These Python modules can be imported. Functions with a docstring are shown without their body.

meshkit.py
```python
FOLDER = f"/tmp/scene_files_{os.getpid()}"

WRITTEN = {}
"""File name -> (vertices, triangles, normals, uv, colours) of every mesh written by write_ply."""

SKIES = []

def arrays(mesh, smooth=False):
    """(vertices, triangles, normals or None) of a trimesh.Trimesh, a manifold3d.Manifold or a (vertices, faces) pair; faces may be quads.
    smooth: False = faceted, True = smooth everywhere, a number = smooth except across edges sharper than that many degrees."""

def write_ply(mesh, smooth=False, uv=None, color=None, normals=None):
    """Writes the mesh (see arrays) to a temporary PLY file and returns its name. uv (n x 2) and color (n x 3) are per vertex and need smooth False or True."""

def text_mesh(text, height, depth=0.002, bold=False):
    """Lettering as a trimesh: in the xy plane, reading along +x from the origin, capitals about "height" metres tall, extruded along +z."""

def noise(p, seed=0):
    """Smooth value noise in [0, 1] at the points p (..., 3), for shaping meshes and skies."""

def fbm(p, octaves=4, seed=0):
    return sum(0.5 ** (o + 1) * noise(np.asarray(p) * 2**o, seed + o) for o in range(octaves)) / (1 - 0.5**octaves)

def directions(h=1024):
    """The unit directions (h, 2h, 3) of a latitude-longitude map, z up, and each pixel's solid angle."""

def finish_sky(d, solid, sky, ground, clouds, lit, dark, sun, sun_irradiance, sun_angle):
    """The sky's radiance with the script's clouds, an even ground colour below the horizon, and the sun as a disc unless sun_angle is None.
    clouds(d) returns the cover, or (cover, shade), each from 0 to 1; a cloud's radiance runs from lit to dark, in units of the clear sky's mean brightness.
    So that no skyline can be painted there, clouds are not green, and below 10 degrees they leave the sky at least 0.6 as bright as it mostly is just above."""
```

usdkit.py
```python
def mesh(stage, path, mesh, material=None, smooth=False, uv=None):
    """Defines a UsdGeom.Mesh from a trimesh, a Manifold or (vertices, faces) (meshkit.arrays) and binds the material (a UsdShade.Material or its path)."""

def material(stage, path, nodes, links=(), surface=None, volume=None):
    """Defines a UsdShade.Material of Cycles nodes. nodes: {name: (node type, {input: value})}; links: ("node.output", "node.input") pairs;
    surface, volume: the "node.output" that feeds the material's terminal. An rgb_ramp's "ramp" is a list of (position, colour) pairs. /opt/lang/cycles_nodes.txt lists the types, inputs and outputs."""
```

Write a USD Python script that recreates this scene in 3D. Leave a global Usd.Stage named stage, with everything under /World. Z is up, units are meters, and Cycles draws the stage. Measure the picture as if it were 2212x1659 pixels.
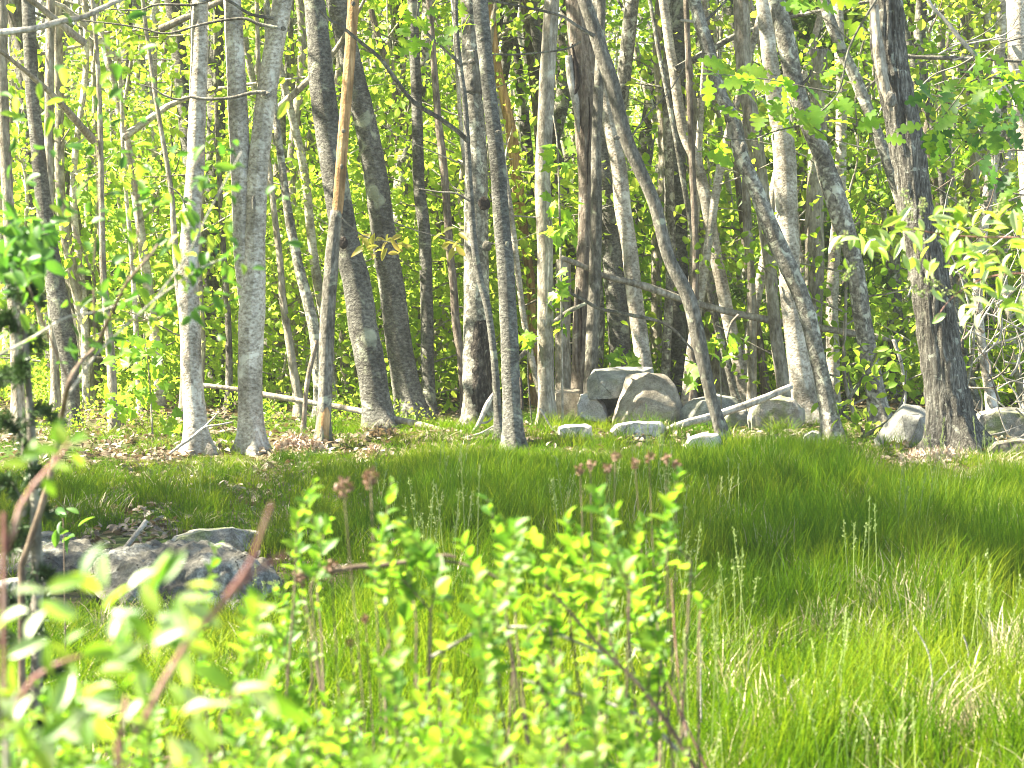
import math, random
import numpy as np, trimesh, usdkit, meshkit
from scipy.spatial import cKDTree
from pxr import Usd, UsdGeom, UsdLux, UsdShade, Sdf, Gf, Vt

# ------------------------------------------------------------------ camera, sky, sun, exposure
stage = Usd.Stage.CreateInMemory()
UsdGeom.SetStageUpAxis(stage, 'Z'); UsdGeom.SetStageMetersPerUnit(stage, 1.0)
stage.DefinePrim('/World', 'Xform'); stage.DefinePrim('/World/Looks', 'Scope')
TH = 0.178                      # tangent of half the horizontal angle
EYE = np.array([0.0, 0.0, 1.6]); PITCH = math.radians(3.45)
cam = UsdGeom.Camera.Define(stage, '/World/camera')
cam.CreateFocalLengthAttr(50.0); cam.CreateHorizontalApertureAttr(100.0 * TH); cam.CreateVerticalApertureAttr(75.0 * TH)
cam.CreateFStopAttr(4.7); cam.CreateFocusDistanceAttr(19.0); cam.CreateClippingRangeAttr((0.1, 2000.0))
cam.CreateExposureAttr(3.15)
cam.AddTranslateOp().Set(Gf.Vec3d(*EYE)); cam.AddRotateXOp().Set(90.0 - math.degrees(PITCH))
SUN_AZ, SUN_EL = math.atan2(-1.0, 0.04), math.radians(49)
SUN = np.array([math.sin(SUN_AZ) * math.cos(SUN_EL), math.cos(SUN_AZ) * math.cos(SUN_EL), math.sin(SUN_EL)])
sky = UsdLux.DomeLight.Define(stage, '/World/sky')
skymat = usdkit.material(stage, '/World/Looks/sky_look', {
    'sky': ('sky_texture', {'sky_type': 'single_scattering', 'sun_disc': False, 'sun_elevation': SUN_EL, 'sun_rotation': SUN_AZ, 'aerosol_density': 1.0}),
    'b': ('background_shader', {'strength': 0.05})}, [('sky.color', 'b.color')], surface='b.background')
UsdShade.MaterialBindingAPI.Apply(sky.GetPrim()).Bind(skymat)
sky.GetPrim().SetCustomDataByKey('kind', 'structure')
sun = UsdLux.DistantLight.Define(stage, '/World/sun')
sun.CreateIntensityAttr(1.25); sun.CreateAngleAttr(0.5); sun.CreateColorAttr((1.0, 0.92, 0.77)); sun.CreateNormalizeAttr(True)
sun.AddRotateZOp().Set(-math.degrees(SUN_AZ) + 180.0); sun.AddRotateXOp().Set(math.degrees(math.pi / 2 - SUN_EL))

rng = np.random.default_rng(7)
random.seed(7)
FWD = np.array([0, math.cos(PITCH), -math.sin(PITCH)]); UPV = np.array([0, math.sin(PITCH), math.cos(PITCH)]); RGT = np.array([1.0, 0, 0])

def ray(x, y):
    return FWD + (x - 1106) / 1106 * TH * RGT + (829.5 - y) / 1106 * TH * UPV
def at(x, y, d):
    return EYE + ray(x, y) * d
def ground(x, y):
    x, y = np.asarray(x, float), np.asarray(y, float)
    p = np.stack([x, y, 0 * x], -1)
    z = 0.10 * (meshkit.fbm(p * 0.45, 3, 3) - 0.5) + 0.05 * (meshkit.fbm(p * 2.3, 2, 5) - 0.5)
    z = z + 0.07 * np.exp(-((y - 19.2) / 1.1) ** 2)
    far = np.clip((y - 26) / 30, 0, 1)
    return z + far * 0.5 * (meshkit.fbm(p * 0.12, 2, 9) - 0.5)
def hit(x, y):
    r = ray(x, y); d = np.linspace(2, 120, 6000)
    q = EYE + r * d[:, None]
    k = np.nonzero(q[:, 2] < ground(q[:, 0], q[:, 1]))[0]
    return float(d[k[0]]) if len(k) else 60.0
def screen(p):
    v = np.asarray(p) - EYE
    d = v @ FWD
    return 1106 + (v @ RGT) / d / TH * 1106, 829.5 - (v @ UPV) / d / TH * 1106, d
MPP = TH / 1106                  # metres per photo unit per metre of depth

# ------------------------------------------------------------------ materials
L = '/World/Looks/'
def bark(name, c0, c1, c2, lichen, amount=0.5, scale=1.0, stretch=0.3, bump=0.5, lscale=7.0):
    lo = 0.70 - 0.2 * amount
    return usdkit.material(stage, L + name, {
        'g': ('geometry', {}),
        'm': ('mapping', {'scale': (9 * scale, 9 * scale, 9 * scale * stretch)}),
        'n': ('noise_texture', {'scale': 2.6, 'detail': 7.0, 'roughness': 0.68}),
        'r': ('rgb_ramp', {'ramp': [(0.34, c0), (0.5, c1), (0.65, c2)]}),
        'l': ('noise_texture', {'scale': lscale, 'detail': 5.0, 'roughness': 0.6, 'distortion': 0.6}),
        'lr': ('rgb_ramp', {'ramp': [(lo, (0, 0, 0)), (lo + 0.07, (1, 1, 1))]}),
        'mx': ('mix', {'color2': lichen}),
        'big': ('noise_texture', {'scale': 3.6, 'detail': 6.0, 'roughness': 0.7}),
        'br': ('rgb_ramp', {'ramp': [(0.36, (0.5, 0.49, 0.46)), (0.6, (1.15, 1.15, 1.15))]}),
        'mul': ('mix', {'mix_type': 'multiply', 'fac': 1.0}),
        'f': ('noise_texture', {'scale': 60.0, 'detail': 4.0, 'roughness': 0.7}),
        'ad': ('math', {'math_type': 'add'}),
        'bp': ('bump', {'strength': bump, 'distance': 0.03}),
        'p': ('principled_bsdf', {'roughness': 0.9, 'specular_ior_level': 0.2})},
        [('g.position', 'm.vector'), ('m.vector', 'n.vector'), ('g.position', 'l.vector'), ('g.position', 'big.vector'), ('n.fac', 'r.fac'),
         ('l.fac', 'lr.fac'), ('lr.color', 'mx.fac'), ('r.color', 'mx.color1'), ('mx.color', 'mul.color1'), ('big.fac', 'br.fac'), ('br.color', 'mul.color2'),
         ('mul.color', 'p.base_color'), ('g.position', 'f.vector'), ('n.fac', 'ad.value1'), ('f.fac', 'ad.value2'), ('ad.value', 'bp.height'), ('bp.normal', 'p.normal')],
        surface='p.BSDF')
B = {
    'grey': bark('bark_grey', (0.045, 0.043, 0.035), (0.115, 0.11, 0.09), (0.21, 0.205, 0.165), (0.30, 0.31, 0.22), 0.6, 1.5, 1.7, 0.6, 5.0),
    'pale': bark('bark_pale', (0.17, 0.145, 0.105), (0.39, 0.35, 0.275), (0.56, 0.52, 0.43), (0.58, 0.55, 0.45), 0.65, 1.6, 1.5),
    'tan': bark('bark_tan', (0.13, 0.11, 0.08), (0.27, 0.24, 0.18), (0.40, 0.365, 0.29), (0.40, 0.39, 0.30), 0.4, 1.8, 0.3),
    'lichen': bark('bark_lichen', (0.06, 0.055, 0.042), (0.17, 0.16, 0.125), (0.33, 0.315, 0.25), (0.46, 0.46, 0.35), 0.8, 1.6, 0.9, 0.6, 13.0),
    'oak': bark('bark_rough', (0.032, 0.029, 0.022), (0.115, 0.107, 0.083), (0.29, 0.275, 0.22), (0.36, 0.365, 0.28), 0.55, 3.2, 0.16, 1.0, 16.0),
    'dark': bark('bark_dark', (0.055, 0.05, 0.038), (0.13, 0.12, 0.093), (0.23, 0.215, 0.17), (0.30, 0.31, 0.22), 0.5, 1.9, 0.4),
    'brown': bark('bark_brown', (0.075, 0.058, 0.042), (0.17, 0.14, 0.105), (0.29, 0.25, 0.19), (0.33, 0.30, 0.23), 0.4, 1.9, 0.25),
    'bare': bark('bare_wood', (0.15, 0.085, 0.035), (0.36, 0.22, 0.095), (0.50, 0.34, 0.17), (0.26, 0.17, 0.09), 0.35, 2.2, 0.08, 0.5),
    'log': bark('weathered_log', (0.17, 0.155, 0.125), (0.36, 0.335, 0.28), (0.50, 0.47, 0.40), (0.22, 0.205, 0.15), 0.45, 2.0, 0.6, 0.5),
    'char': bark('charred_bark', (0.018, 0.015, 0.011), (0.05, 0.043, 0.033), (0.17, 0.148, 0.115), (0.28, 0.26, 0.2), 0.4, 2.6, 0.3, 1.0, 16.0),
    'red': bark('reddish_twig', (0.13, 0.055, 0.045), (0.24, 0.12, 0.095), (0.36, 0.25, 0.20), (0.46, 0.40, 0.34), 0.35, 2.0, 0.5, 0.2),
    'stem': bark('brown_stem', (0.06, 0.042, 0.028), (0.12, 0.088, 0.06), (0.2, 0.155, 0.1), (0.25, 0.2, 0.15), 0.2, 2.0, 0.4, 0.2),
    'hole': bark('knot_hole', (0.012, 0.01, 0.008), (0.03, 0.024, 0.018), (0.07, 0.055, 0.042), (0.1, 0.08, 0.06), 0.2, 3.0, 0.6),
}
def leafmat(name, cs, ts, gloss=0.25, trans=0.5, scale=9.0):
    """cs, ts: three diffuse and three translucent colours that noise runs through from leaf to leaf."""
    return usdkit.material(stage, L + name, {
        'g': ('geometry', {}),
        'n': ('noise_texture', {'scale': scale, 'detail': 2.0, 'roughness': 0.8}),
        'r': ('rgb_ramp', {'ramp': [(0.3, cs[0]), (0.5, cs[1]), (0.68, cs[2])]}),
        't': ('rgb_ramp', {'ramp': [(0.3, ts[0]), (0.5, ts[1]), (0.68, ts[2])]}),
        'd': ('principled_bsdf', {'roughness': 0.45, 'specular_ior_level': gloss}),
        'tr': ('translucent_bsdf', {}),
        'o': ('object_info', {}), 'a1': ('math', {'math_type': 'add'}), 'fr': ('math', {'math_type': 'fraction'}),
        'mr': ('map_range', {'from_min': 0.0, 'from_max': 1.0, 'to_min': -0.17, 'to_max': 0.17}), 'a2': ('math', {'math_type': 'add'}),
        'mx': ('mix_closure', {'fac': trans})},
        [('g.position', 'n.vector'), ('g.random_per_island', 'a1.value1'), ('o.random', 'a1.value2'), ('a1.value', 'fr.value1'), ('fr.value', 'mr.value'),
         ('mr.result', 'a2.value1'), ('n.fac', 'a2.value2'), ('a2.value', 'r.fac'), ('a2.value', 't.fac'), ('r.color', 'd.base_color'), ('t.color', 'tr.color'),
         ('d.BSDF', 'mx.closure1'), ('tr.BSDF', 'mx.closure2')], surface='mx.closure')
G = {
    'spring': leafmat('leaf_spring', [(0.10, 0.19, 0.015), (0.16, 0.26, 0.02), (0.23, 0.30, 0.035)], [(0.33, 0.55, 0.03), (0.47, 0.68, 0.04), (0.58, 0.70, 0.07)]),
    'crown': leafmat('leaf_crown', [(0.08, 0.15, 0.015), (0.12, 0.20, 0.02), (0.17, 0.23, 0.03)], [(0.28, 0.45, 0.03), (0.38, 0.55, 0.04), (0.46, 0.56, 0.06)]),
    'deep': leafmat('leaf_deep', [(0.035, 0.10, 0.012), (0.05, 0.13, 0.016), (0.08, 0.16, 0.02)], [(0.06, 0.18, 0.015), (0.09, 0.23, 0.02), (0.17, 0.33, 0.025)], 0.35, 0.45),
    'shrub': leafmat('leaf_shrub', [(0.045, 0.115, 0.010), (0.09, 0.185, 0.015), (0.15, 0.225, 0.022)], [(0.13, 0.32, 0.016), (0.24, 0.44, 0.022), (0.36, 0.50, 0.04)], 0.3, 0.5, 14.0),
    'gloss': leafmat('leaf_glossy', [(0.18, 0.27, 0.08), (0.26, 0.34, 0.14), (0.36, 0.42, 0.24)], [(0.30, 0.50, 0.05), (0.40, 0.58, 0.07), (0.48, 0.58, 0.1)], 0.9, 0.4, 14.0),
    'oak': leafmat('leaf_lobed', [(0.08, 0.17, 0.015), (0.12, 0.22, 0.018), (0.16, 0.24, 0.02)], [(0.22, 0.46, 0.02), (0.32, 0.56, 0.025), (0.40, 0.58, 0.03)], 0.3, 0.55),
    'bronze': leafmat('leaf_bronze', [(0.2, 0.2, 0.03), (0.24, 0.22, 0.035), (0.26, 0.2, 0.05)], [(0.5, 0.5, 0.06), (0.55, 0.5, 0.08), (0.55, 0.42, 0.1)], 0.3, 0.5),
    'needle': leafmat('needle_dark', [(0.03, 0.07, 0.018), (0.045, 0.09, 0.022), (0.06, 0.11, 0.03)], [(0.03, 0.08, 0.02), (0.05, 0.1, 0.02), (0.07, 0.13, 0.03)], 0.3, 0.25),
    'needle_light': leafmat('needle_light', [(0.09, 0.15, 0.04), (0.12, 0.18, 0.05), (0.15, 0.2, 0.06)], [(0.2, 0.34, 0.06), (0.25, 0.4, 0.07), (0.3, 0.4, 0.08)], 0.3, 0.35),
    'grass': leafmat('grass_blade', [(0.034, 0.088, 0.002), (0.056, 0.118, 0.003), (0.11, 0.16, 0.010)], [(0.10, 0.215, 0.002), (0.155, 0.265, 0.004), (0.29, 0.36, 0.016)], 0.05, 0.4, 1.3),
    'straw': leafmat('straw', [(0.3, 0.25, 0.14), (0.38, 0.32, 0.19), (0.45, 0.4, 0.26)], [(0.3, 0.25, 0.12), (0.35, 0.3, 0.15), (0.4, 0.34, 0.18)], 0.3, 0.3),
    'seed': leafmat('seed_head_green', [(0.2, 0.27, 0.08), (0.25, 0.31, 0.1), (0.3, 0.34, 0.14)], [(0.3, 0.4, 0.1), (0.35, 0.42, 0.12), (0.4, 0.42, 0.15)], 0.2, 0.3),
    'litter': leafmat('dead_leaf', [(0.10, 0.073, 0.042), (0.18, 0.14, 0.09), (0.33, 0.275, 0.19)], [(0.12, 0.075, 0.03), (0.16, 0.105, 0.05), (0.2, 0.14, 0.07)], 0.3, 0.25, 30.0),
    'chips': leafmat('wood_chips', [(0.42, 0.29, 0.18), (0.52, 0.40, 0.28), (0.6, 0.5, 0.38)], [(0.1, 0.06, 0.03)] * 3, 0.2, 0.05, 30.0),
    'dry': leafmat('dried_flowers', [(0.11, 0.065, 0.04), (0.17, 0.105, 0.065), (0.25, 0.165, 0.11)], [(0.15, 0.07, 0.04)] * 3, 0.1, 0.15, 60.0),
}
def stone(name, c0, c1, c2, moss, mossy=0.3):
    lo = 0.66 - 0.3 * mossy
    return usdkit.material(stage, L + name, {
        'g': ('geometry', {}),
        'n': ('noise_texture', {'scale': 9.0, 'detail': 8.0, 'roughness': 0.7}),
        'r': ('rgb_ramp', {'ramp': [(0.3, c0), (0.5, c1), (0.7, c2)]}),
        'l': ('noise_texture', {'scale': 6.0, 'detail': 5.0, 'roughness': 0.65}),
        'lr': ('rgb_ramp', {'ramp': [(lo, (0, 0, 0)), (lo + 0.12, (1, 1, 1))]}),
        'mx': ('mix', {'color2': moss}),
        'f': ('noise_texture', {'scale': 130.0, 'detail': 3.0}),
        'fr': ('rgb_ramp', {'ramp': [(0.3, (0.55, 0.55, 0.55)), (0.6, (1.15, 1.15, 1.15))]}),
        'mul': ('mix', {'mix_type': 'multiply', 'fac': 1.0}),
        'bp': ('bump', {'strength': 0.6, 'distance': 0.02}),
        'p': ('principled_bsdf', {'roughness': 0.85, 'specular_ior_level': 0.3})},
        [('g.position', 'n.vector'), ('n.fac', 'r.fac'), ('g.position', 'l.vector'), ('l.fac', 'lr.fac'), ('lr.color', 'mx.fac'), ('r.color', 'mx.color1'),
         ('g.position', 'f.vector'), ('f.fac', 'fr.fac'), ('mx.color', 'mul.color1'), ('fr.color', 'mul.color2'), ('mul.color', 'p.base_color'),
         ('n.fac', 'bp.height'), ('bp.normal', 'p.normal')], surface='p.BSDF')
S = {
    'grey': stone('stone_grey', (0.09, 0.09, 0.074), (0.2, 0.196, 0.16), (0.36, 0.35, 0.29), (0.17, 0.175, 0.115), 0.35),
    'brown': stone('stone_brown', (0.10, 0.083, 0.058), (0.22, 0.19, 0.14), (0.37, 0.335, 0.265), (0.19, 0.165, 0.11), 0.3),
    'pale': stone('stone_pale', (0.26, 0.24, 0.21), (0.38, 0.36, 0.32), (0.5, 0.48, 0.43), (0.36, 0.36, 0.28), 0.3),
    'moss': stone('stone_mossy', (0.12, 0.11, 0.085), (0.22, 0.205, 0.165), (0.32, 0.31, 0.26), (0.15, 0.17, 0.07), 0.6),
    'dark': stone('stone_dark', (0.035, 0.031, 0.022), (0.10, 0.091, 0.066), (0.22, 0.205, 0.155), (0.33, 0.315, 0.245), 0.5),
}
soil = usdkit.material(stage, L + 'forest_soil', {
    'g': ('geometry', {}),
    'n': ('noise_texture', {'scale': 14.0, 'detail': 8.0, 'roughness': 0.75}),
    'r': ('rgb_ramp', {'ramp': [(0.28, (0.03, 0.024, 0.014)), (0.5, (0.085, 0.065, 0.036)), (0.72, (0.21, 0.16, 0.1))]}),
    'b': ('noise_texture', {'scale': 0.9, 'detail': 4.0}),
    'br': ('rgb_ramp', {'ramp': [(0.42, (0, 0, 0)), (0.6, (1, 1, 1))]}),
    'mx': ('mix', {'color2': (0.045, 0.075, 0.014)}),
    'bp': ('bump', {'strength': 0.8, 'distance': 0.03}),
    'p': ('principled_bsdf', {'roughness': 0.95, 'specular_ior_level': 0.1})},
    [('g.position', 'n.vector'), ('n.fac', 'r.fac'), ('g.position', 'b.vector'), ('b.fac', 'br.fac'), ('br.color', 'mx.fac'), ('r.color', 'mx.color1'),
     ('mx.color', 'p.base_color'), ('n.fac', 'bp.height'), ('bp.normal', 'p.normal')], surface='p.BSDF')

# ------------------------------------------------------------------ prims
used = {}
def numbered(base):
    k = used.get(base, 0); used[base] = k + 1
    return base if k == 0 else f'{base}_{k:03d}'
def tag(p, label=None, cat=None, group=None, kind=None):
    for k, v in (('label', label), ('category', cat), ('group', group), ('kind', kind)):
        if v: p.SetCustomDataByKey(k, v)
LOC = {}
def thing(name, label, cat, loc=(0, 0, 0), group=None, kind=None, root='/World'):
    path = numbered(f'{root}/{name}')
    x = UsdGeom.Xform.Define(stage, path)
    if root == '/World': x.AddTranslateOp().Set(Gf.Vec3d(*map(float, loc)))
    p = x.GetPrim(); tag(p, label, cat, group, kind)
    LOC[path] = np.asarray(loc, float)
    return p
def part(parent, name, mesh, mat, smooth=True, loc=None, kind=None, label=None):
    """One Mesh under parent; the mesh is given in world coordinates and stored from the thing's base."""
    path = numbered(f'{parent.GetPath()}/{name}')
    v, f = (mesh.vertices, mesh.faces) if hasattr(mesh, 'faces') else mesh
    top = '/'.join(path.split('/')[:3]) if '/Kinds/' not in path else None
    v = np.asarray(v, float) - (LOC.get(top, 0) if top else 0)
    m = usdkit.mesh(stage, path, (v, np.asarray(f)), mat, smooth).GetPrim()
    tag(m, label, None, None, kind)
    return m
def single(name, mesh, mat, label=None, cat=None, group=None, kind=None, smooth=True):
    path = numbered(f'/World/{name}')
    m = usdkit.mesh(stage, path, mesh if hasattr(mesh, 'faces') else (np.asarray(mesh[0]), np.asarray(mesh[1])), mat, smooth).GetPrim()
    tag(m, label, cat, group, kind)
    return m

# ------------------------------------------------------------------ mesh builders
def spline(pts, n):
    """Catmull-Rom through pts (rows may carry extra columns), n points."""
    p = np.asarray(pts, float)
    if len(p) == 2:
        t = np.linspace(0, 1, n)[:, None]; return p[0] * (1 - t) + p[1] * t
    q = np.vstack([2 * p[0] - p[1], p, 2 * p[-1] - p[-2]])
    seg = np.linalg.norm(np.diff(p[:, :3], axis=0), axis=1); s = np.concatenate([[0], np.cumsum(seg)])
    t = np.linspace(0, s[-1], n); k = np.clip(np.searchsorted(s, t, 'right') - 1, 0, len(p) - 2)
    u = ((t - s[k]) / np.maximum(seg[k], 1e-9))[:, None]
    a, b, c, d = q[k], q[k + 1], q[k + 2], q[k + 3]
    return 0.5 * (2 * b + (c - a) * u + (2 * a - 5 * b + 4 * c - d) * u ** 2 + (3 * b - a - 3 * c + d) * u ** 3)
def tube(pts, radii, sides=8, rough=0.0, freq=9.0, seed=0, ridges=0.0, roots=None):
    """A closed tapered tube along pts, its radius roughened by noise."""
    p = np.asarray(pts, float); r = np.broadcast_to(np.asarray(radii, float), (len(p),))
    t = np.gradient(p, axis=0); t /= np.linalg.norm(t, axis=1, keepdims=True) + 1e-12
    ref = np.array([0, 1.0, 0.02]) if abs(t[:, 1].mean()) < 0.8 else np.array([1.0, 0, 0])
    a = np.cross(t, ref); a /= np.linalg.norm(a, axis=1, keepdims=True) + 1e-12
    b = np.cross(t, a)
    ang = np.arange(sides) * 2 * np.pi / sides
    dirs = np.cos(ang)[None, :, None] * a[:, None] + np.sin(ang)[None, :, None] * b[:, None]
    rr = np.repeat(r[:, None], sides, 1)
    if rough:
        q = p[:, None] + dirs * rr[..., None]
        rr = rr * (1 + rough * 2 * (meshkit.fbm(q * freq, 3, seed) - 0.5))
        rr = rr * (1 + rough * 1.3 * (meshkit.noise(np.stack([np.cos(ang)[None] * 1.2 + 0 * rr, np.sin(ang)[None] * 1.2 + 0 * rr, q[..., 2] * 1.3], -1) + seed * 7.1, seed) - 0.5))
    if ridges:
        q = p[:, None] + dirs * r[:, None, None]
        s = np.stack([q[..., 0] * 24, q[..., 1] * 24, q[..., 2] * 5], -1)
        n = np.abs(meshkit.fbm(s, 3, seed + 4) - 0.5) * 2
        rr = rr + ridges * (np.minimum(n * 3, 1) - 0.6)
    if roots is not None:
        rr = rr * (1 + np.exp(-np.maximum(p[:, 2] - roots, 0) / .11)[:, None] * (.28 + .34 * np.sin(ang * (3 + seed % 3) + seed)[None]))
    v = (p[:, None] + dirs * rr[..., None]).reshape(-1, 3)
    i, j = np.meshgrid(np.arange(len(p) - 1), np.arange(sides), indexing='ij')
    q = np.stack([i * sides + j, (i + 1) * sides + j, (i + 1) * sides + (j + 1) % sides, i * sides + (j + 1) % sides], -1).reshape(-1, 4)
    f = np.vstack([q[:, [0, 1, 2]], q[:, [0, 2, 3]]])
    e = len(v); v = np.vstack([v, p[0], p[-1]]); j = np.arange(sides); k = (len(p) - 1) * sides
    f = np.vstack([f, np.stack([np.full(sides, e), j, (j + 1) % sides], 1), np.stack([np.full(sides, e + 1), k + (j + 1) % sides, k + j], 1)])
    return v, f
def join(ms):
    vs, fs, n = [], [], 0
    for v, f in ms:
        vs.append(v); fs.append(np.asarray(f) + n); n += len(v)
    return np.vstack(vs), np.vstack(fs)
def unit(v):
    v = np.asarray(v, float); return v / (np.linalg.norm(v, axis=-1, keepdims=True) + 1e-12)
KITE = (np.array([[0, 0, 0], [.28, .36, .07], [.66, .33, .04], [1, 0, -.1], [.66, -.33, .04], [.28, -.36, .07]]), np.array([[0, 3, 2], [0, 2, 1], [0, 5, 4], [0, 4, 3]]))
def oval():
    us, ws = np.array([0, .15, .35, .6, .82, 1]), np.array([.05, .62, .98, .92, .55, .03]) * .5
    v = []
    for u, w in zip(us, ws):
        c = -.22 * u * u
        v += [[u, -w, c + .25 * w], [u, 0, c], [u, w, c + .25 * w]]
    f = []
    for i in range(5):
        for k in (0, 1):
            a = 3 * i + k; f += [[a, a + 3, a + 4], [a, a + 4, a + 1]]
    return np.array(v), np.array(f)
OVAL = oval()
def lobed(outline, droop=.2):
    """A leaf from a half outline (u, v): a fan of strips from the midrib."""
    v, f = [], []
    for u, w in outline: v += [[u, 0, -droop * u * u], [u, w, -droop * u * u + .12 * w], [u, -w, -droop * u * u + .12 * w]]
    for i in range(len(outline) - 1):
        a, b = 3 * i, 3 * i + 3
        f += [[a, b, b + 1], [a, b + 1, a + 1], [a, b + 2, b], [a, a + 2, b + 2]]
    v = np.array(v, float)
    return v, np.array(f)
OAKLEAF = lobed([(0, .02), (.12, .06), (.2, .26), (.27, .28), (.33, .10), (.42, .38), (.54, .42), (.58, .13), (.68, .34), (.78, .30), (.82, .10), (.92, .14), (1, .01)])
MAPLE = (np.array([[0, 0, 0], [-.08, .3, .05], [.12, .3, .06], [.22, .58, .0], [.42, .3, .07], [.62, .32, .0], [.68, .12, .03], [1, 0, -.12],
                   [.68, -.12, .03], [.62, -.32, .0], [.42, -.3, .07], [.22, -.58, .0], [.12, -.3, .06], [-.08, -.3, .05]]),
         np.array([[0, 2, 1], [0, 4, 2], [2, 4, 3], [0, 6, 4], [4, 6, 5], [0, 7, 6], [0, 13, 12], [0, 12, 10], [12, 11, 10], [0, 10, 8], [10, 9, 8], [0, 8, 7]]))
def leaves(P, D, N, length, width, template=KITE):
    P, D = np.asarray(P, float), unit(D)
    N = unit(np.asarray(N, float) - (np.asarray(N) * D).sum(-1, keepdims=True) * D)
    side = np.cross(N, D); tv, tf = template; n = len(P)
    length, width = np.broadcast_to(length, n)[:, None, None], np.broadcast_to(width, n)[:, None, None]
    v = P[:, None] + tv[None, :, 0:1] * length * D[:, None] + tv[None, :, 1:2] * width * side[:, None] + tv[None, :, 2:3] * length * N[:, None]
    return v.reshape(-1, 3), (tf[None] + (np.arange(n) * len(tv))[:, None, None]).reshape(-1, 3)
def rdir(r, n, up=0.0):
    v = r.normal(size=(n, 3)); v[:, 2] += up; return unit(v)

# ------------------------------------------------------------------ the setting: ground
def grid(x0, x1, nx, y0, y1, ny, xs=None, ys=None):
    xs = np.linspace(x0, x1, nx) if xs is None else xs; ys = np.linspace(y0, y1, ny) if ys is None else ys
    X, Y = np.meshgrid(xs, ys)
    v = np.stack([X, Y, ground(X, Y)], -1).reshape(-1, 3); nx, ny = len(xs), len(ys)
    i, j = np.meshgrid(np.arange(ny - 1), np.arange(nx - 1), indexing='ij')
    a = (i * nx + j).ravel()
    return v, np.vstack([np.stack([a, a + 1, a + nx + 1], 1), np.stack([a, a + nx + 1, a + nx], 1)])
xs = np.concatenate([[-600, -200, -80, -40], np.linspace(-20, 20, 160), [40, 80, 200, 600]])
ys = np.concatenate([[-600, -100, -20], np.linspace(-4, 30, 170), np.linspace(30.6, 100, 60), [130, 200, 400, 900]])
single('ground', grid(0, 0, 0, 0, 0, 0, xs, ys), soil, kind='structure')

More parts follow.
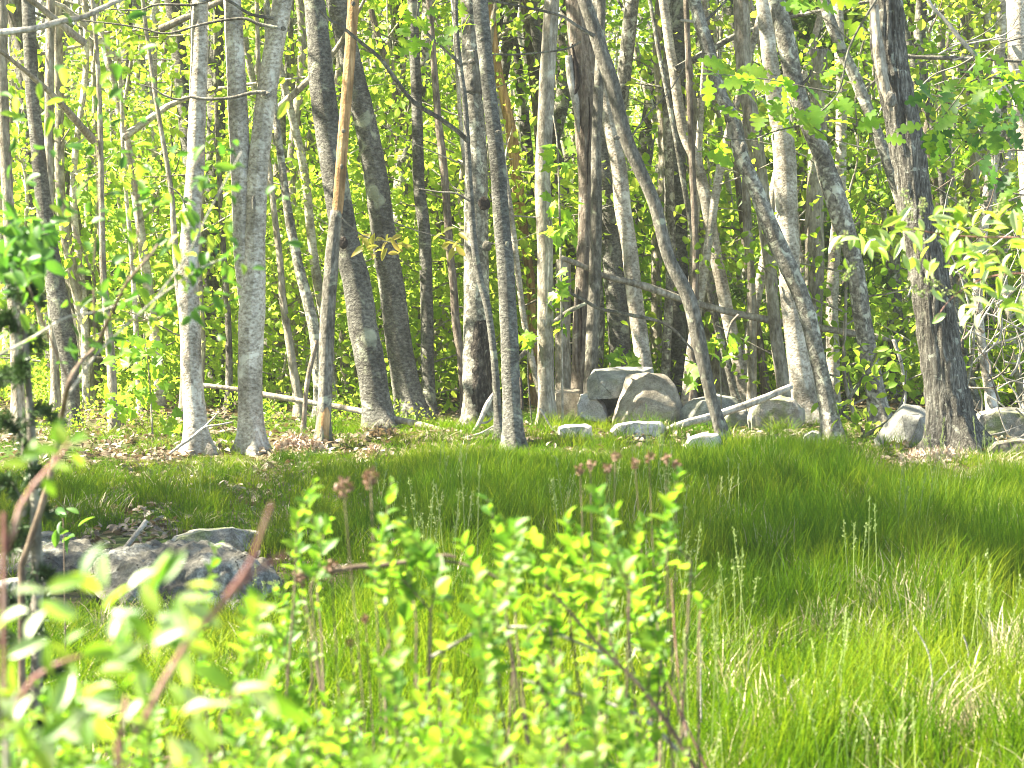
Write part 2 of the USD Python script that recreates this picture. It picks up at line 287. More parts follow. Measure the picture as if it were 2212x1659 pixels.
# ------------------------------------------------------------------ trees: crowns out of view still shade the wood
def crown_parts(root, r, base, top, n_limb, n_leaf, spread, mat_b, mat_l, low=0.35, size=0.10, r0=0.03, limb_sides=6):
    n_leaf = int(n_leaf)
    """Limbs from the trunk line base..top and a loose crown of leaves round their outer halves."""
    P, D = [], []
    H = np.linalg.norm(top - base)
    for i in range(n_limb):
        t = low + (0.97 - low) * (i + r.random()) / n_limb
        s = base + (top - base) * t
        az = r.uniform(0, 2 * np.pi); ln = spread * (1.15 - 0.75 * t) * r.uniform(0.7, 1.25)
        e = s + ln * np.array([math.cos(az), math.sin(az), r.uniform(0.25, 0.75)])
        m = (s + e) / 2 + r.normal(size=3) * 0.12 * ln
        c = spline([s, m, e], 8)
        part(root, 'limb', tube(c, np.linspace(r0 * (1.2 - 0.7 * t), 0.006, 8), limb_sides), mat_b)
        k = n_leaf // n_limb
        u = r.uniform(0.3, 1.08, k)[:, None]
        q = s + (e - s) * u + (m - (s + e) / 2) * np.sin(u * np.pi)
        ncl = max(3, k // 22)                                          # leaves gather in sprays
        cc = q[r.integers(0, k, ncl)] + r.normal(size=(ncl, 3)) * np.array([.33, .33, .22]) * ln * 0.55
        own = cc[r.integers(0, ncl, k)] + r.normal(size=(k, 3)) * np.array([.26, .26, .13])
        P.append(own)
    P = np.vstack(P); n = len(P)
    D = rdir(r, n, -0.25); N = rdir(r, n, 0.9)
    sz = size * r.uniform(0.65, 1.25, n)
    part(root, 'crown', leaves(P, D, N, sz, sz * 0.9), mat_l, False)

def traced_tree(name, label, pts, mat, depth=None, height=10.0, cat='tree', crown=True, sides=18, rough=0.07, ridges=0.0, leaf=40, seed=None, group=None, flare=1.3, spread=2.2, depth_top=None, tip=False):
    """pts: (x, y, width) down the photo's trunk; its base meets the ground there unless a depth is given."""
    seed = seed or (sum(map(ord, label)) % 9973); r = np.random.default_rng(seed)
    x, y, w = pts[-1]
    d = depth or hit(x, y)
    base = at(x, y, d)
    if depth is None or base[2] < ground(base[0], base[1]) + 0.9:
        base[2] = ground(base[0], base[1])
    dt = (depth_top or d)
    q = np.array([np.append(at(a, b, d + (dt - d) * i / max(1, len(pts) - 1) if False else d), c * MPP * d / 2) for i, (a, b, c) in enumerate(pts)])[::-1]
    if q[0][2] > base[2] + 0.02:
        lead = q[0].copy(); slope = (q[0] - q[1]) / max(1e-3, q[1][2] - q[0][2]); lead[:3] = q[0][:3] + slope[:3] * (q[0][2] - base[2]); lead[2] = base[2]
        q = np.vstack([lead, q])
    root = thing(name, label, cat, (q[0][0], q[0][1], base[2]), group)
    if not tip:                                                       # on above the frame
        u = unit(q[-1][:3] - q[-2][:3]); p, rad = q[-1][:3].copy(), q[-1][3]; n = 7; rest = max(1.0, height - p[2])
        ext = []
        for i in range(n):
            u = unit(u * 0.8 + np.array([r.normal() * .05, r.normal() * .05, 0.25])); p = p + u * rest / n
            ext.append(np.append(p, rad * (1 - 0.85 * (i + 1) / n)))
        q = np.vstack([q, ext])
    low = q[0].copy(); low[2] -= 0.12; low[:2] -= (q[1] - q[0])[:2] * 0.05
    q = np.vstack([low, q])
    n_low = int(max(12, (min(q[-1][2], 3.6) - low[2]) / 0.045)); n = int(n_low * max(1, (q[-1][2] / 3.6) ** 0.9))
    s = spline(q, min(n, 190))
    h = s[:, 2] - base[2]
    for a in (0, 1): s[:, a] += .16 * s[:, 3] * 2 * (meshkit.fbm(np.stack([s[:, 2] * 1.9, 0 * h, 0 * h], -1), 3, seed + a) - .5) * np.clip(h / .3, 0, 1)
    s[:, 3] = np.maximum(s[:, 3], 0.004) * (1 + (flare - 1) * np.exp(-np.maximum(h, 0) / 0.09))
    part(root, 'trunk', tube(s[:, :3], s[:, 3], sides, rough, 11.0, seed, ridges, base[2]), B[mat])
    if crown:
        b0, t0 = q[-8][:3] if not tip else q[-3][:3], q[-1][:3]
        crown_parts(root, r, b0, t0, 7, leaf, spread, B[mat], G['crown'], 0.15, 0.11)
    return root, q, d

def limb_px(root, pts, d, mat, name='limb', sides=8, rough=0.08):
    q = spline(np.array([np.append(at(a, b, d if not isinstance(d, tuple) else d[0] + (d[1] - d[0]) * i / (len(pts) - 1)), w * MPP * (d if not isinstance(d, tuple) else d[0]) / 2) for i, (a, b, w) in enumerate(pts)]), max(12, 5 * len(pts)))
    part(root, name, tube(q[:, :3], q[:, 3], sides, rough, 14.0, len(pts)), B[mat])
def knot(root, x, y, d, w, h, name='knot', mat='dark'):
    """A dark hollow with a raised rim on the near side of a trunk."""
    m = trimesh.creation.icosphere(3); v = m.vertices * np.array([w, w * 0.45, h]) * MPP * d / 2
    v *= 1 + 0.35 * (meshkit.fbm(m.vertices * 2.2 + x, 2, 1)[:, None] - 0.5)
    part(root, name, (v + at(x, y, d), m.faces), B[mat])

# ------------------------------------------------------------------ the trees along the clearing's edge
a, qa, da = traced_tree('tree', 'straight pale pinkish trunk standing alone left of the forked pair', [(432, 0, 35), (430, 100, 37), (428, 200, 38), (424, 330, 39), (414, 480, 42), (409, 600, 45), (413, 760, 45), (419, 870, 48), (427, 978, 52)], 'pale', height=11, spread=2.6)
knot(a, 433, 612, da - .12, 10, 14); knot(a, 402, 432, da - .1, 9, 14)
limb_px(a, [(402, 450, 5), (392, 425, 4), (375, 408, 3), (352, 400, 2)], da - .1, 'grey', 'dead_twig', 6)
c, qc, dc = traced_tree('tree', 'forked pair of pale trunks joined at the base, right of the lone pale trunk', [(612, 0, 42), (600, 60, 44), (590, 120, 43), (577, 200, 44), (563, 300, 45), (556, 380, 44), (552, 480, 44), (548, 580, 48), (544, 660, 58), (543, 760, 55), (543, 860, 52), (543, 978, 50)], 'pale', height=12, spread=2.6)
sp = spline(np.array([np.append(at(x, y, dc + .03), w * MPP * dc / 2) for x, y, w in [(480, -420, 18), (492, -180, 30), (502, 0, 39), (510, 150, 42), (516, 280, 44), (521, 400, 43), (524, 500, 42), (529, 590, 40), (536, 690, 30)]]), 110)
part(c, 'second_stem', tube(sp[:, :3], sp[:, 3], 18, .07, 11, 55), B['pale'])
knot(c, 574, 205, dc - .12, 20, 16, 'knot'); knot(c, 612, 62, dc - .1, 12, 10); knot(c, 548, 438, dc - .12, 9, 32, 'bark_scar')
limb_px(c, [(574, 200, 11), (547, 200, 8), (500, 211, 7), (450, 214, 6), (410, 210, 6), (385, 215, 5), (353, 205, 4), (330, 190, 3), (300, 182, 2.5)], dc - .15, 'dark')
limb_px(c, [(600, 60, 8), (560, 52, 8), (527, 40, 7), (470, 46, 6), (420, 57, 6), (385, 68, 6), (350, 72, 5), (300, 60, 4), (250, 52, 4), (167, 43, 3)], dc - .2, 'dark')
limb_px(c, [(590, 40, 7), (540, 30, 7), (500, 5, 6), (470, -5, 6), (420, 10, 6), (340, 10, 5), (300, 22, 4), (240, 20, 3)], dc - .1, 'dark')
d_, qd, dd = traced_tree('tree', 'thick grey leaning trunk directly behind the orange bare snag', [(672, -60, 44), (678, 0, 46), (690, 120, 52), (699, 200, 55), (715, 300, 56), (730, 400, 58), (746, 500, 58), (766, 600, 60), (785, 700, 62), (804, 800, 62), (822, 935, 60)], 'grey', height=12, spread=2.6)
knot(d_, 742, 525, dd - .15, 20, 26, 'bark_wound', 'hole')
f_, qf, df = traced_tree('tree', 'thick grey leaning trunk with dark horizontal cracks, right of its twin behind the bare snag', [(716, -60, 44), (727, 0, 47), (755, 120, 48), (778, 220, 49), (797, 310, 50), (812, 400, 52), (824, 500, 54), (840, 600, 56), (857, 700, 57), (872, 800, 57), (890, 910, 58)], 'grey', height=12, spread=2.6)
e_, qe, de = traced_tree('dead_tree', 'dead snag of bare orange wood above dark bark, before two thick grey trunks', [(728, 455, 26), (719, 540, 30), (712, 640, 32), (706, 740, 33), (702, 850, 30), (698, 957, 27)], 'dark', tip=True, crown=False, flare=1.1)
s = spline(np.array([np.append(at(x, y, de), w * MPP * de / 2) for x, y, w in [(775, -330, 14), (770, -120, 20), (764, 0, 24), (757, 100, 24), (751, 180, 24), (743, 270, 24), (736, 370, 24), (730, 445, 24), (727, 470, 20)]]), 90)
part(e_, 'bare_upper_trunk', tube(s[:, :3], s[:, 3], 16, .05, 10, 31), B['bare'])
s = spline(np.array([np.append(at(x, y, de - .012), w * MPP * de / 2) for x, y, w in [(701, 868, 20), (700, 900, 28), (698, 930, 29), (697, 958, 29)]]), 14)
part(e_, 'stripped_base', tube(s[:, :3], s[:, 3], 14, .05, 10, 33), B['bare'])
knot(e_, 742, 283, de - .06, 9, 9); knot(e_, 763, 8, de - .06, 9, 12); knot(e_, 738, 360, de - .06, 7, 12)
g_, qg, dg = traced_tree('tree', 'patchy white trunk with scorched black lower bark, behind the slim grey trunk', [(1010, -60, 40), (1014, 0, 40), (1017, 100, 40), (1024, 250, 44), (1029, 370, 48), (1031, 480, 52), (1031, 600, 54), (1031, 700, 57), (1031, 820, 60), (1031, 928, 62)], 'lichen', height=11)
s = spline(np.array([np.append(at(x, y, dg - .012), w * MPP * dg / 2) for x, y, w in [(1036, 690, 44), (1034, 708, 57), (1033, 780, 60), (1032, 860, 62), (1031, 930, 66)]]), 60)
part(g_, 'scorched_bark', tube(s[:, :3], s[:, 3], 30, .09, 18, 8, 0.007), B['char'])
s = spline(np.array([np.append(at(x, y, dg - .012), w * MPP * dg / 2) for x, y, w in [(1020, 205, 30), (1021, 200, 42), (1020, 150, 40), (1018, 110, 36)]]), 20)
part(g_, 'dark_bark_band', tube(s[:, :3], s[:, 3], 18, .09, 18, 9, 0.004), B['dark'])
knot(g_, 1046, 440, dg - .16, 26, 30, 'knot_hole', 'hole'); knot(g_, 1052, 531, dg - .15, 20, 22); knot(g_, 1020, 133, dg - .14, 18, 12)
h_, qh, dh = traced_tree('tree', 'slim straight grey trunk nearest the grass, in front of the scorched pale trunk', [(1036, -60, 32), (1037, 0, 33), (1046, 100, 32), (1056, 200, 31), (1069, 300, 32), (1078, 400, 34), (1089, 550, 37), (1096, 680, 38), (1103, 800, 40), (1108, 900, 40), (1111, 988, 42)], 'grey', height=11)
knot(h_, 1095, 527, dh - .1, 9, 12); knot(h_, 1041, 85, dh - .09, 10, 9); knot(h_, 1076, 285, dh - .09, 12, 8)
s = spline(np.array([np.append(at(x, y, dh - .09), 3.2 * MPP * dh) for x, y in [(1124, 815), (1127, 850), (1128, 885)]]), 10)
part(h_, 'bark_crack', tube(s[:, :3], s[:, 3], 6, .1, 10, 3), B['hole'])
i_, qi, di = traced_tree('young_tree', 'thin curving grey sapling bent against the right side of the scorched pale trunk', [(985, -20, 9), (986, 60, 10), (992, 130, 11), (1004, 220, 12), (1010, 310, 13), (1016, 420, 14), (1025, 530, 15), (1037, 605, 16), (1052, 660, 16), (1064, 740, 15), (1072, 820, 16), (1079, 955, 18)], 'grey', height=7, spread=1.6, leaf=28, sides=10)
limb_px(i_, [(1012, 306, 11), (990, 285, 10), (950, 256, 10), (893, 220, 9), (850, 165, 9), (820, 125, 8), (780, 92, 8), (737, 57, 7), (715, 45, 6), (690, 20, 5)], di - .3, 'dark')
limb_px(i_, [(995, 140, 8), (965, 110, 7), (930, 80, 7), (907, 50, 7), (903, 20, 6), (908, -10, 6)], di - .2, 'dark')
limb_px(i_, [(1012, 307, 5), (1005, 275, 4), (1001, 258, 3)], di - .1, 'dark', 'twig', 6)
limb_px(i_, [(1016, 434, 6), (985, 418, 5), (950, 415, 4), (905, 408, 3)], di - .1, 'dark', 'twig', 6)
j_, qj, dj = traced_tree('tree', 'slim light brown trunk just left of the boulder pile', [(1196, -60, 31), (1191, 0, 33), (1185, 100, 33), (1179, 200, 34), (1175, 300, 34), (1171, 400, 35), (1177, 500, 35), (1178, 600, 34), (1179, 700, 35), (1180, 800, 35), (1183, 926, 36)], 'tan', height=11)
s = spline(np.array([np.append(at(x, y, dj - .09), 1.6 * MPP * dj) for x, y in [(1187, 478), (1186, 560), (1183, 640), (1179, 700), (1176, 706), (1174, 690)]]), 30)
part(j_, 'hanging_vine', tube(s[:, :3], s[:, 3], 6), B['log'])
k_, qk, dk = traced_tree('tree', 'split trunk with a long black crack and white inner wood, behind the left boulders', [(1246, -60, 50), (1250, 0, 52), (1256, 100, 58), (1262, 200, 56), (1266, 280, 44), (1266, 400, 34), (1262, 520, 33), (1256, 640, 34), (1252, 760, 34), (1252, 862, 36)], 'brown', 21.8, height=12)
for nm, mt, ln in (('black_crack', 'hole', [(1236, 95, 3), (1244, 140, 8), (1247, 180, 12), (1239, 212, 3)]), ('white_inner_wood', 'log', [(1228, 120, 16), (1235, 180, 18), (1244, 225, 16), (1250, 285, 6)]), ('black_crack', 'hole', [(1272, 210, 3), (1274, 260, 4), (1270, 330, 4), (1268, 400, 2)]), ('bark_flap', 'brown', [(1245, 620, 6), (1243, 700, 9), (1244, 780, 10), (1248, 815, 5)]), ('black_crack', 'hole', [(1254, 640, 3), (1256, 700, 5), (1255, 760, 3)])):
    s = spline(np.array([np.append(at(x, y, dk - (.085 if mt != 'brown' else .06) - (.02 if mt == 'hole' else 0)), w * MPP * dk / 2) for x, y, w in ln]), 26)
    part(k_, nm, tube(s[:, :3], s[:, 3], 10, .1, 12, 4), B[mt])
l_, ql, dl = traced_tree('tree', 'thin dark lichen-flecked trunk rising straight from behind the top boulder', [(1300, -40, 18), (1297, 80, 19), (1292, 200, 21), (1289, 300, 22), (1288, 420, 24), (1287, 540, 26), (1284, 660, 27), (1279, 760, 28), (1275, 858, 28)], 'dark', 21.6, height=9, leaf=28)
m_, qm, dm = traced_tree('tree', 'dark slanting trunk leaning from top left down to the grass beside the boulder pile', [(1245, -60, 26), (1262, 0, 29), (1292, 90, 31), (1318, 170, 33), (1338, 250, 30), (1356, 310, 30), (1385, 375, 28), (1413, 440, 28), (1443, 553, 27), (1487, 645, 31), (1512, 745, 31), (1535, 853, 25), (1563, 955, 25)], 'dark', height=11)
knot(m_, 1332, 298, dm - .06, 15, 10, 'knot')
limb_px(m_, [(1285, 78, 9), (1270, 70, 8), (1245, 55, 7), (1220, 38, 6), (1187, 27, 6), (1130, 15, 5), (1057, 0, 5), (1010, -14, 4)], dm - .15, 'dark')
limb_px(m_, [(1365, 295, 4), (1380, 272, 4), (1410, 235, 3), (1440, 205, 3), (1470, 160, 2.4), (1478, 140, 2)], dm - .1, 'dark', 'twig', 6)
limb_px(m_, [(1255, 90, 4), (1225, 105, 4), (1175, 113, 4), (1110, 118, 4), (1063, 117, 3)], dm - .1, 'dark', 'twig', 6)
n_, qn, dn = traced_tree('tree', 'pale speckled trunk that meets the ground behind the top boulder of the pile', [(1290, -60, 26), (1295, 60, 27), (1305, 180, 29), (1318, 280, 31), (1333, 350, 34), (1343, 440, 35), (1361, 550, 34), (1372, 650, 35), (1388, 780, 36), (1394, 850, 37)], 'pale', 22.3, height=12)
o_, qo, do = traced_tree('tree', 'thick shaded grey trunk behind the boulder pile, left of the speckled pale one', [(1262, -60, 34), (1270, 60, 36), (1285, 200, 40), (1300, 330, 42), (1313, 450, 44), (1322, 560, 46), (1332, 680, 48), (1341, 800, 50), (1345, 850, 52)], 'grey', 23.5, height=12)
p1, qp1, dp1 = traced_tree('dead_tree', 'thin straight dead grey pole trunk rising behind the slanting white log', [(1481, -40, 13), (1484, 60, 13), (1490, 200, 14), (1495, 330, 14), (1500, 450, 14), (1503, 553, 14), (1502, 650, 15), (1500, 760, 15), (1498, 870, 16)], 'brown', 22.5, height=6, crown=False, sides=10)
p2, qp2, dp2 = traced_tree('tree', 'long lichen-blotched trunk slanting across the pale trunks right of the boulders', [(1478, -60, 26), (1500, 0, 28), (1512, 50, 29), (1527, 100, 30), (1542, 160, 28), (1562, 215, 28), (1588, 267, 29), (1600, 333, 33), (1630, 400, 31), (1656, 467, 36), (1683, 533, 40), (1722, 620, 38), (1745, 686, 38), (1762, 753, 36), (1778, 820, 36), (1790, 886, 38), (1800, 958, 40)], 'lichen', height=12)
knot(p2, 1605, 318, dp2 - .09, 12, 22); limb_px(p2, [(1515, 52, 8), (1530, 40, 6), (1548, 22, 5), (1570, 0, 5)], dp2, 'grey', 'limb'); limb_px(p2, [(1512, 48, 7), (1495, 46, 7), (1470, 44, 6)], dp2, 'tan', 'limb')
q1, qq1, dq1 = traced_tree('tree', 'slender brown trunk left of the thick pale trunk it half hides behind', [(1596, -60, 32), (1599, 0, 34), (1604, 60, 36), (1606, 130, 34), (1618, 220, 34), (1632, 300, 35), (1643, 400, 34), (1655, 500, 32), (1665, 590, 28), (1674, 700, 27), (1692, 820, 30), (1698, 858, 32)], 'tan', 22.2, height=11)
q2, qq2, dq2 = traced_tree('tree', 'thick pale trunk with a white sunlit flank above the rounded mossy boulder', [(1645, -60, 30), (1650, 0, 32), (1658, 70, 33), (1674, 200, 40), (1690, 300, 48), (1698, 433, 50), (1705, 553, 46), (1711, 653, 48), (1722, 753, 50), (1736, 853, 54), (1744, 905, 60)], 'pale', 21.6, height=13, spread=2.7)
r_, qr, dr = traced_tree('tree', 'mottled grey trunk leaning steeply left, just left of the rough dark trunk', [(1650, -60, 32), (1676, 0, 36), (1700, 100, 42), (1722, 200, 38), (1748, 267, 40), (1775, 333, 40), (1795, 400, 46), (1815, 467, 47), (1842, 553, 38), (1858, 653, 40), (1875, 753, 40), (1891, 853, 41), (1903, 925, 42)], 'lichen', height=12, spread=2.6)
limb_px(r_, [(1722, 190, 9), (1735, 180, 7), (1748, 165, 5), (1752, 150, 4)], dr - .05, 'grey', 'limb_stub'); knot(r_, 1724, 210, dr - .12, 16, 10, 'knot')
s_, qs, ds = traced_tree('dead_tree', 'snapped brown trunk with a ragged broken top between two leaning trunks', [(1770, 108, 46), (1770, 180, 42), (1772, 250, 38), (1764, 333, 37), (1760, 433, 38), (1758, 553, 44), (1755, 640, 42), (1754, 740, 42), (1756, 860, 44)], 'tan', 22.6, tip=True, crown=False)
for k in range(7):
    x = 1750 + 6.2 * k
    s = np.array([at(x, 125, ds - .03 + .02 * (k % 3)), at(x + 1.5, 104 - [4, 0, 10, -3, 3, 0, 6][k], ds)])
    part(s_, 'splinter', tube(s, [.014, .002], 6), B['brown'])
t_, qt, dt = traced_tree('tree', 'dark slim trunk slanting behind the rough dark trunk from its upper left', [(1768, -60, 24), (1786, 17, 26), (1816, 100, 25), (1848, 167, 27), (1886, 267, 25), (1918, 350, 27), (1945, 430, 27), (1975, 540, 28), (1996, 660, 29), (2010, 780, 30), (2018, 880, 32)], 'lichen', 21.5, height=11)
u_, qu, du = traced_tree('tree', 'thickest tree with rough dark furrowed bark at the right edge of the clearing', [(1898, -70, 70), (1913, 0, 72), (1920, 100, 74), (1936, 200, 73), (1948, 270, 75), (1961, 333, 78), (1976, 433, 74), (1992, 533, 76), (2012, 620, 84), (2024, 720, 88), (2037, 820, 94), (2047, 886, 99), (2060, 975, 108)], 'oak', height=14, sides=110, ridges=0.016, rough=.06, leaf=90, spread=3.2)
knot(u_, 1903, 145, du - .12, 30, 22, 'burl'); knot(u_, 1925, 215, du - .18, 24, 34, 'bark_scar')
s = spline(np.array([np.append(at(x, y, du - .15), w * MPP * du / 2) for x, y, w in [(1890, 10, 14), (1894, 70, 20), (1902, 130, 26), (1910, 180, 22), (1924, 240, 10)]]), 30)
part(u_, 'bark_fold', tube(s[:, :3], s[:, 3], 14, .15, 12, 5, .006), B['tan'])
v_, qv, dv = traced_tree('tree', 'broad white trunk cut by the right edge of the picture near its top', [(2192, -60, 50), (2196, 0, 50), (2203, 100, 50), (2211, 200, 50), (2220, 300, 50), (2228, 450, 50), (2236, 650, 52), (2240, 920, 54)], 'pale', height=12)
w2, qw2, dw2 = traced_tree('tree', 'pale birch-like trunk bending beside the tangle of dead twigs on the far right', [(2168, -40, 22), (2160, 100, 24), (2150, 250, 25), (2142, 350, 25), (2132, 433, 25), (2119, 533, 22), (2112, 640, 22), (2122, 753, 20), (2139, 853, 22), (2146, 905, 24)], 'pale', 22.0, height=10)
w3, qw3, dw3 = traced_tree('young_tree', 'thin grey trunk just right of the rough dark trunk', [(1965, 100, 15), (1985, 180, 16), (2010, 260, 17), (2030, 350, 18), (2040, 450, 18), (2052, 560, 19), (2065, 680, 20), (2090, 800, 21), (2112, 905, 22)], 'grey', 23.0, height=8, leaf=28, sides=10)
x1, qx1, dx1 = traced_tree('tree', 'slim brownish trunk at the very left edge of the picture', [(2, -40, 24), (4, 100, 25), (8, 250, 26), (14, 350, 26), (20, 467, 26), (27, 600, 27), (34, 750, 28), (40, 965, 30)], 'tan', 20.6, height=11)
x2, qx2, dx2 = traced_tree('tree', 'grey trunk with a bulging lower bend behind the dark evergreen on the left', [(58, -40, 29), (62, 30, 30), (70, 200, 30), (80, 300, 31), (90, 400, 33), (104, 520, 38), (122, 620, 44), (136, 700, 46), (150, 800, 38), (152, 960, 34)], 'grey', 21.2, height=12)
x3, qx3, dx3 = traced_tree('young_tree', 'slim grey-brown trunk third from the left edge, beside the bulging grey one', [(110, -40, 18), (108, 150, 20), (105, 330, 20), (107, 467, 22), (106, 560, 20), (112, 660, 19), (118, 780, 19), (122, 945, 22)], 'tan', 21.8, height=9, sides=12)
# slimmer trunks a little deeper in
MID = [
    ('young_tree', 'slim grey trunk standing in the gap right of the thick leaning grey pair', 'grey', 22.6, [(890, -40, 22), (894, 80, 23), (900, 200, 24), (906, 400, 26), (918, 500, 27), (923, 640, 27), (925, 780, 28), (930, 890, 26)], 9),
    ('dead_tree', 'bare tan leaning snag showing between the slim grey and light brown trunks', 'bare', 24.0, [(1060, 10, 19), (1067, 90, 19), (1077, 160, 20), (1094, 230, 22), (1108, 300, 24), (1118, 400, 25), (1125, 470, 24), (1138, 550, 20), (1147, 640, 19), (1152, 800, 20)], 0),
    ('young_tree', 'thin brown crooked stem left of the scorched pale trunk', 'brown', 22.3, [(930, 40, 13), (937, 140, 14), (946, 250, 16), (958, 360, 18), (965, 450, 17), (972, 540, 17), (980, 620, 17), (986, 700, 18), (997, 780, 18), (1004, 880, 19)], 7),
    ('dead_tree', 'thin reddish leaning stem crossing behind the right thick grey trunk', 'brown', 24.5, [(800, 20, 13), (822, 100, 14), (840, 140, 15), (862, 240, 15), (885, 290, 16), (905, 350, 17), (922, 405, 18), (942, 465, 18), (960, 540, 18), (985, 700, 19), (996, 830, 20)], 0),
    ('young_tree', 'straight thin grey trunk between the slanting dark trunk and the dead pole', 'lichen', 23.5, [(1436, -40, 17), (1440, 0, 18), (1444, 100, 19), (1438, 180, 18), (1443, 300, 19), (1447, 417, 19), (1450, 553, 19), (1444, 660, 20), (1438, 780, 20), (1436, 840, 21)], 9),
    ('young_tree', 'pale trunk leaning left behind the dead pole, down to the boulders right of the pile', 'pale', 23.2, [(1455, 150, 22), (1475, 280, 24), (1500, 340, 25), (1520, 410, 26), (1533, 480, 27), (1545, 553, 28), (1560, 620, 28), (1577, 700, 29), (1600, 800, 31), (1612, 870, 32)], 9),
    ('young_tree', 'slender stem running parallel left of the pale trunk behind the dead pole', 'lichen', 23.0, [(1490, 470, 12), (1505, 550, 13), (1524, 600, 14), (1548, 700, 15), (1570, 780, 15), (1590, 860, 16)], 7),
    ('young_tree', 'thin upright stem midway between the dead pole and the thick pale trunk', 'brown', 24.0, [(1560, 200, 11), (1585, 330, 12), (1600, 450, 13), (1612, 553, 14), (1625, 640, 15), (1638, 720, 16), (1655, 850, 18)], 8),
    ('tree', 'white sunlit trunk seen between the snapped trunk and the mottled leaning trunk', 'pale', 22.8, [(1812, 60, 22), (1816, 150, 24), (1818, 300, 24), (1814, 430, 25), (1806, 520, 26), (1800, 600, 27), (1797, 700, 28), (1799, 800, 29), (1800, 880, 29)], 11),
    ('young_tree', 'thin leaning stem close on the left side of the lone pale trunk', 'tan', 21.6, [(368, 400, 11), (374, 480, 13), (380, 560, 15), (386, 620, 17), (396, 700, 18), (399, 780, 17), (396, 880, 16), (392, 960, 18)], 7),
    ('young_tree', 'slim trunk in front of the left thicket, right of the bent dark sapling', 'tan', 21.0, [(222, 560, 14), (230, 660, 16), (238, 760, 19), (243, 850, 21), (248, 970, 24)], 6),
    ('young_tree', 'thin pale stem between the left thicket and the lone pale trunk', 'pale', 22.4, [(283, 540, 10), (290, 640, 11), (296, 760, 13), (302, 860, 14), (306, 955, 15)], 6),
    ('young_tree', 'slim dark trunk showing between the lone pale trunk and the forked pair', 'dark', 22.4, [(470, 300, 10), (476, 420, 12), (482, 530, 13), (489, 640, 14), (494, 740, 14), (494, 830, 15), (490, 930, 15)], 7),
    ('young_tree', 'mottled leaning trunk left of the orange snag, widest behind its dark lower half', 'lichen', 21.6, [(612, 380, 17), (626, 480, 20), (644, 570, 22), (662, 640, 24), (680, 720, 25), (688, 800, 26), (690, 920, 27)], 8),
    ('young_tree', 'slim tan trunk leaning between the forked pair and the orange snag', 'tan', 22.0, [(604, 560, 14), (610, 640, 15), (622, 720, 17), (634, 800, 18), (646, 880, 19), (655, 955, 19)], 6),
    ('dead_tree', 'short dead reddish-brown stick standing on the litter left of the orange snag', 'brown', 19.9, [(684, 735, 8), (678, 760, 10), (666, 810, 11), (660, 860, 10), (654, 950, 10)], 0),
    ('tree', 'grey trunk high in the gap between the light brown trunk and the slim grey one', 'grey', 27.0, [(1085, -40, 18), (1098, 40, 20), (1112, 110, 21), (1126, 190, 23), (1140, 330, 25), (1150, 480, 26), (1156, 640, 27), (1158, 800, 28)], 11),
    ('tree', 'leaning grey trunk that crosses behind the light brown trunk near the top', 'grey', 25.0, [(1145, -40, 16), (1152, 30, 18), (1162, 110, 19), (1172, 200, 20), (1205, 330, 21), (1228, 480, 23), (1240, 640, 24), (1236, 830, 25)], 11),
    ('tree', 'short broken tan trunk deep behind the boulder pile left end', 'tan', 22.8, [(1215, 560, 32), (1216, 640, 33), (1217, 740, 34), (1219, 860, 36)], 0),
]
mid = []
for nm, lb, mt, dep, pts, hh in MID:
    mid.append(traced_tree(nm, lb, pts, mt, dep, height=max(hh, 4), crown=hh > 0, tip=hh == 0, sides=10, leaf=21, spread=1.5))

# ------------------------------------------------------------------ fallen and leaning logs, dead branches
def log(name, label, cat, pts, d, mat, sides=12, twigs=(), rough=.1, sink=False):
    n = len(pts); dd = np.linspace(d[0], d[1], n) if isinstance(d, tuple) else np.full(n, d)
    q = spline(np.array([np.append(at(x, y, k), w * MPP * k / 2) for (x, y, w), k in zip(pts, dd)]), max(16, 8 * n))
    root = thing(name, label, cat, q[-1][:3])
    part(root, 'stem', tube(q[:, :3], q[:, 3], sides, rough, 12, n, 0.0), B[mat])
    for tw in twigs: limb_px(root, tw, float(dd.mean()), mat, 'twig', 6)
    return root
log('fallen_log', 'long grey fallen log sloping down to the right behind the forked trunk and orange snag', 'log', [(400, 827, 8), (437, 832, 9), (520, 842, 10), (570, 852, 11), (680, 871, 12), (757, 884, 12), (830, 901, 13), (897, 915, 13), (950, 929, 13), (990, 940, 12)], (20.9, 20.0), 'tan', rough=.22)
log('leaning_log', 'bark-peeled pole running across behind the trunks above the boulder pile', 'log', [(1212, 557, 11), (1240, 567, 12), (1280, 584, 12), (1310, 597, 13), (1370, 612, 15), (1404, 622, 17), (1454, 640, 16), (1491, 652, 14), (1560, 670, 15), (1640, 687, 16), (1710, 700, 16), (1775, 709, 15), (1850, 721, 15), (1941, 734, 13)], (21.5, 22.5), 'tan',
    twigs=[[(1596, 680, 7), (1582, 695, 6), (1574, 715, 5), (1570, 733, 4)]])
log('leaning_log', 'smooth white pole lying propped across the boulders right of the pile', 'log', [(1346, 966, 11), (1400, 946, 13), (1475, 916, 15), (1520, 904, 16), (1558, 893, 16), (1620, 872, 16), (1670, 852, 15), (1709, 835, 13)], (19.2, 19.9), 'log')
log('dead_branch', 'curved dead grey branch passing behind the light brown trunk towards the split trunk', 'branch', [(1118, 778, 8), (1130, 765, 10), (1150, 745, 12), (1172, 722, 12), (1200, 695, 12), (1230, 672, 11), (1255, 660, 8), (1272, 653, 6)], 21.4, 'dark')
log('dead_branch', 'thin dark branch drooping right across the trunks above the top boulder', 'branch', [(1190, 610, 5), (1230, 632, 6), (1264, 650, 7), (1294, 666, 7), (1350, 678, 8), (1420, 693, 7), (1455, 712, 6), (1478, 736, 5), (1500, 760, 4)], 20.9, 'dark')
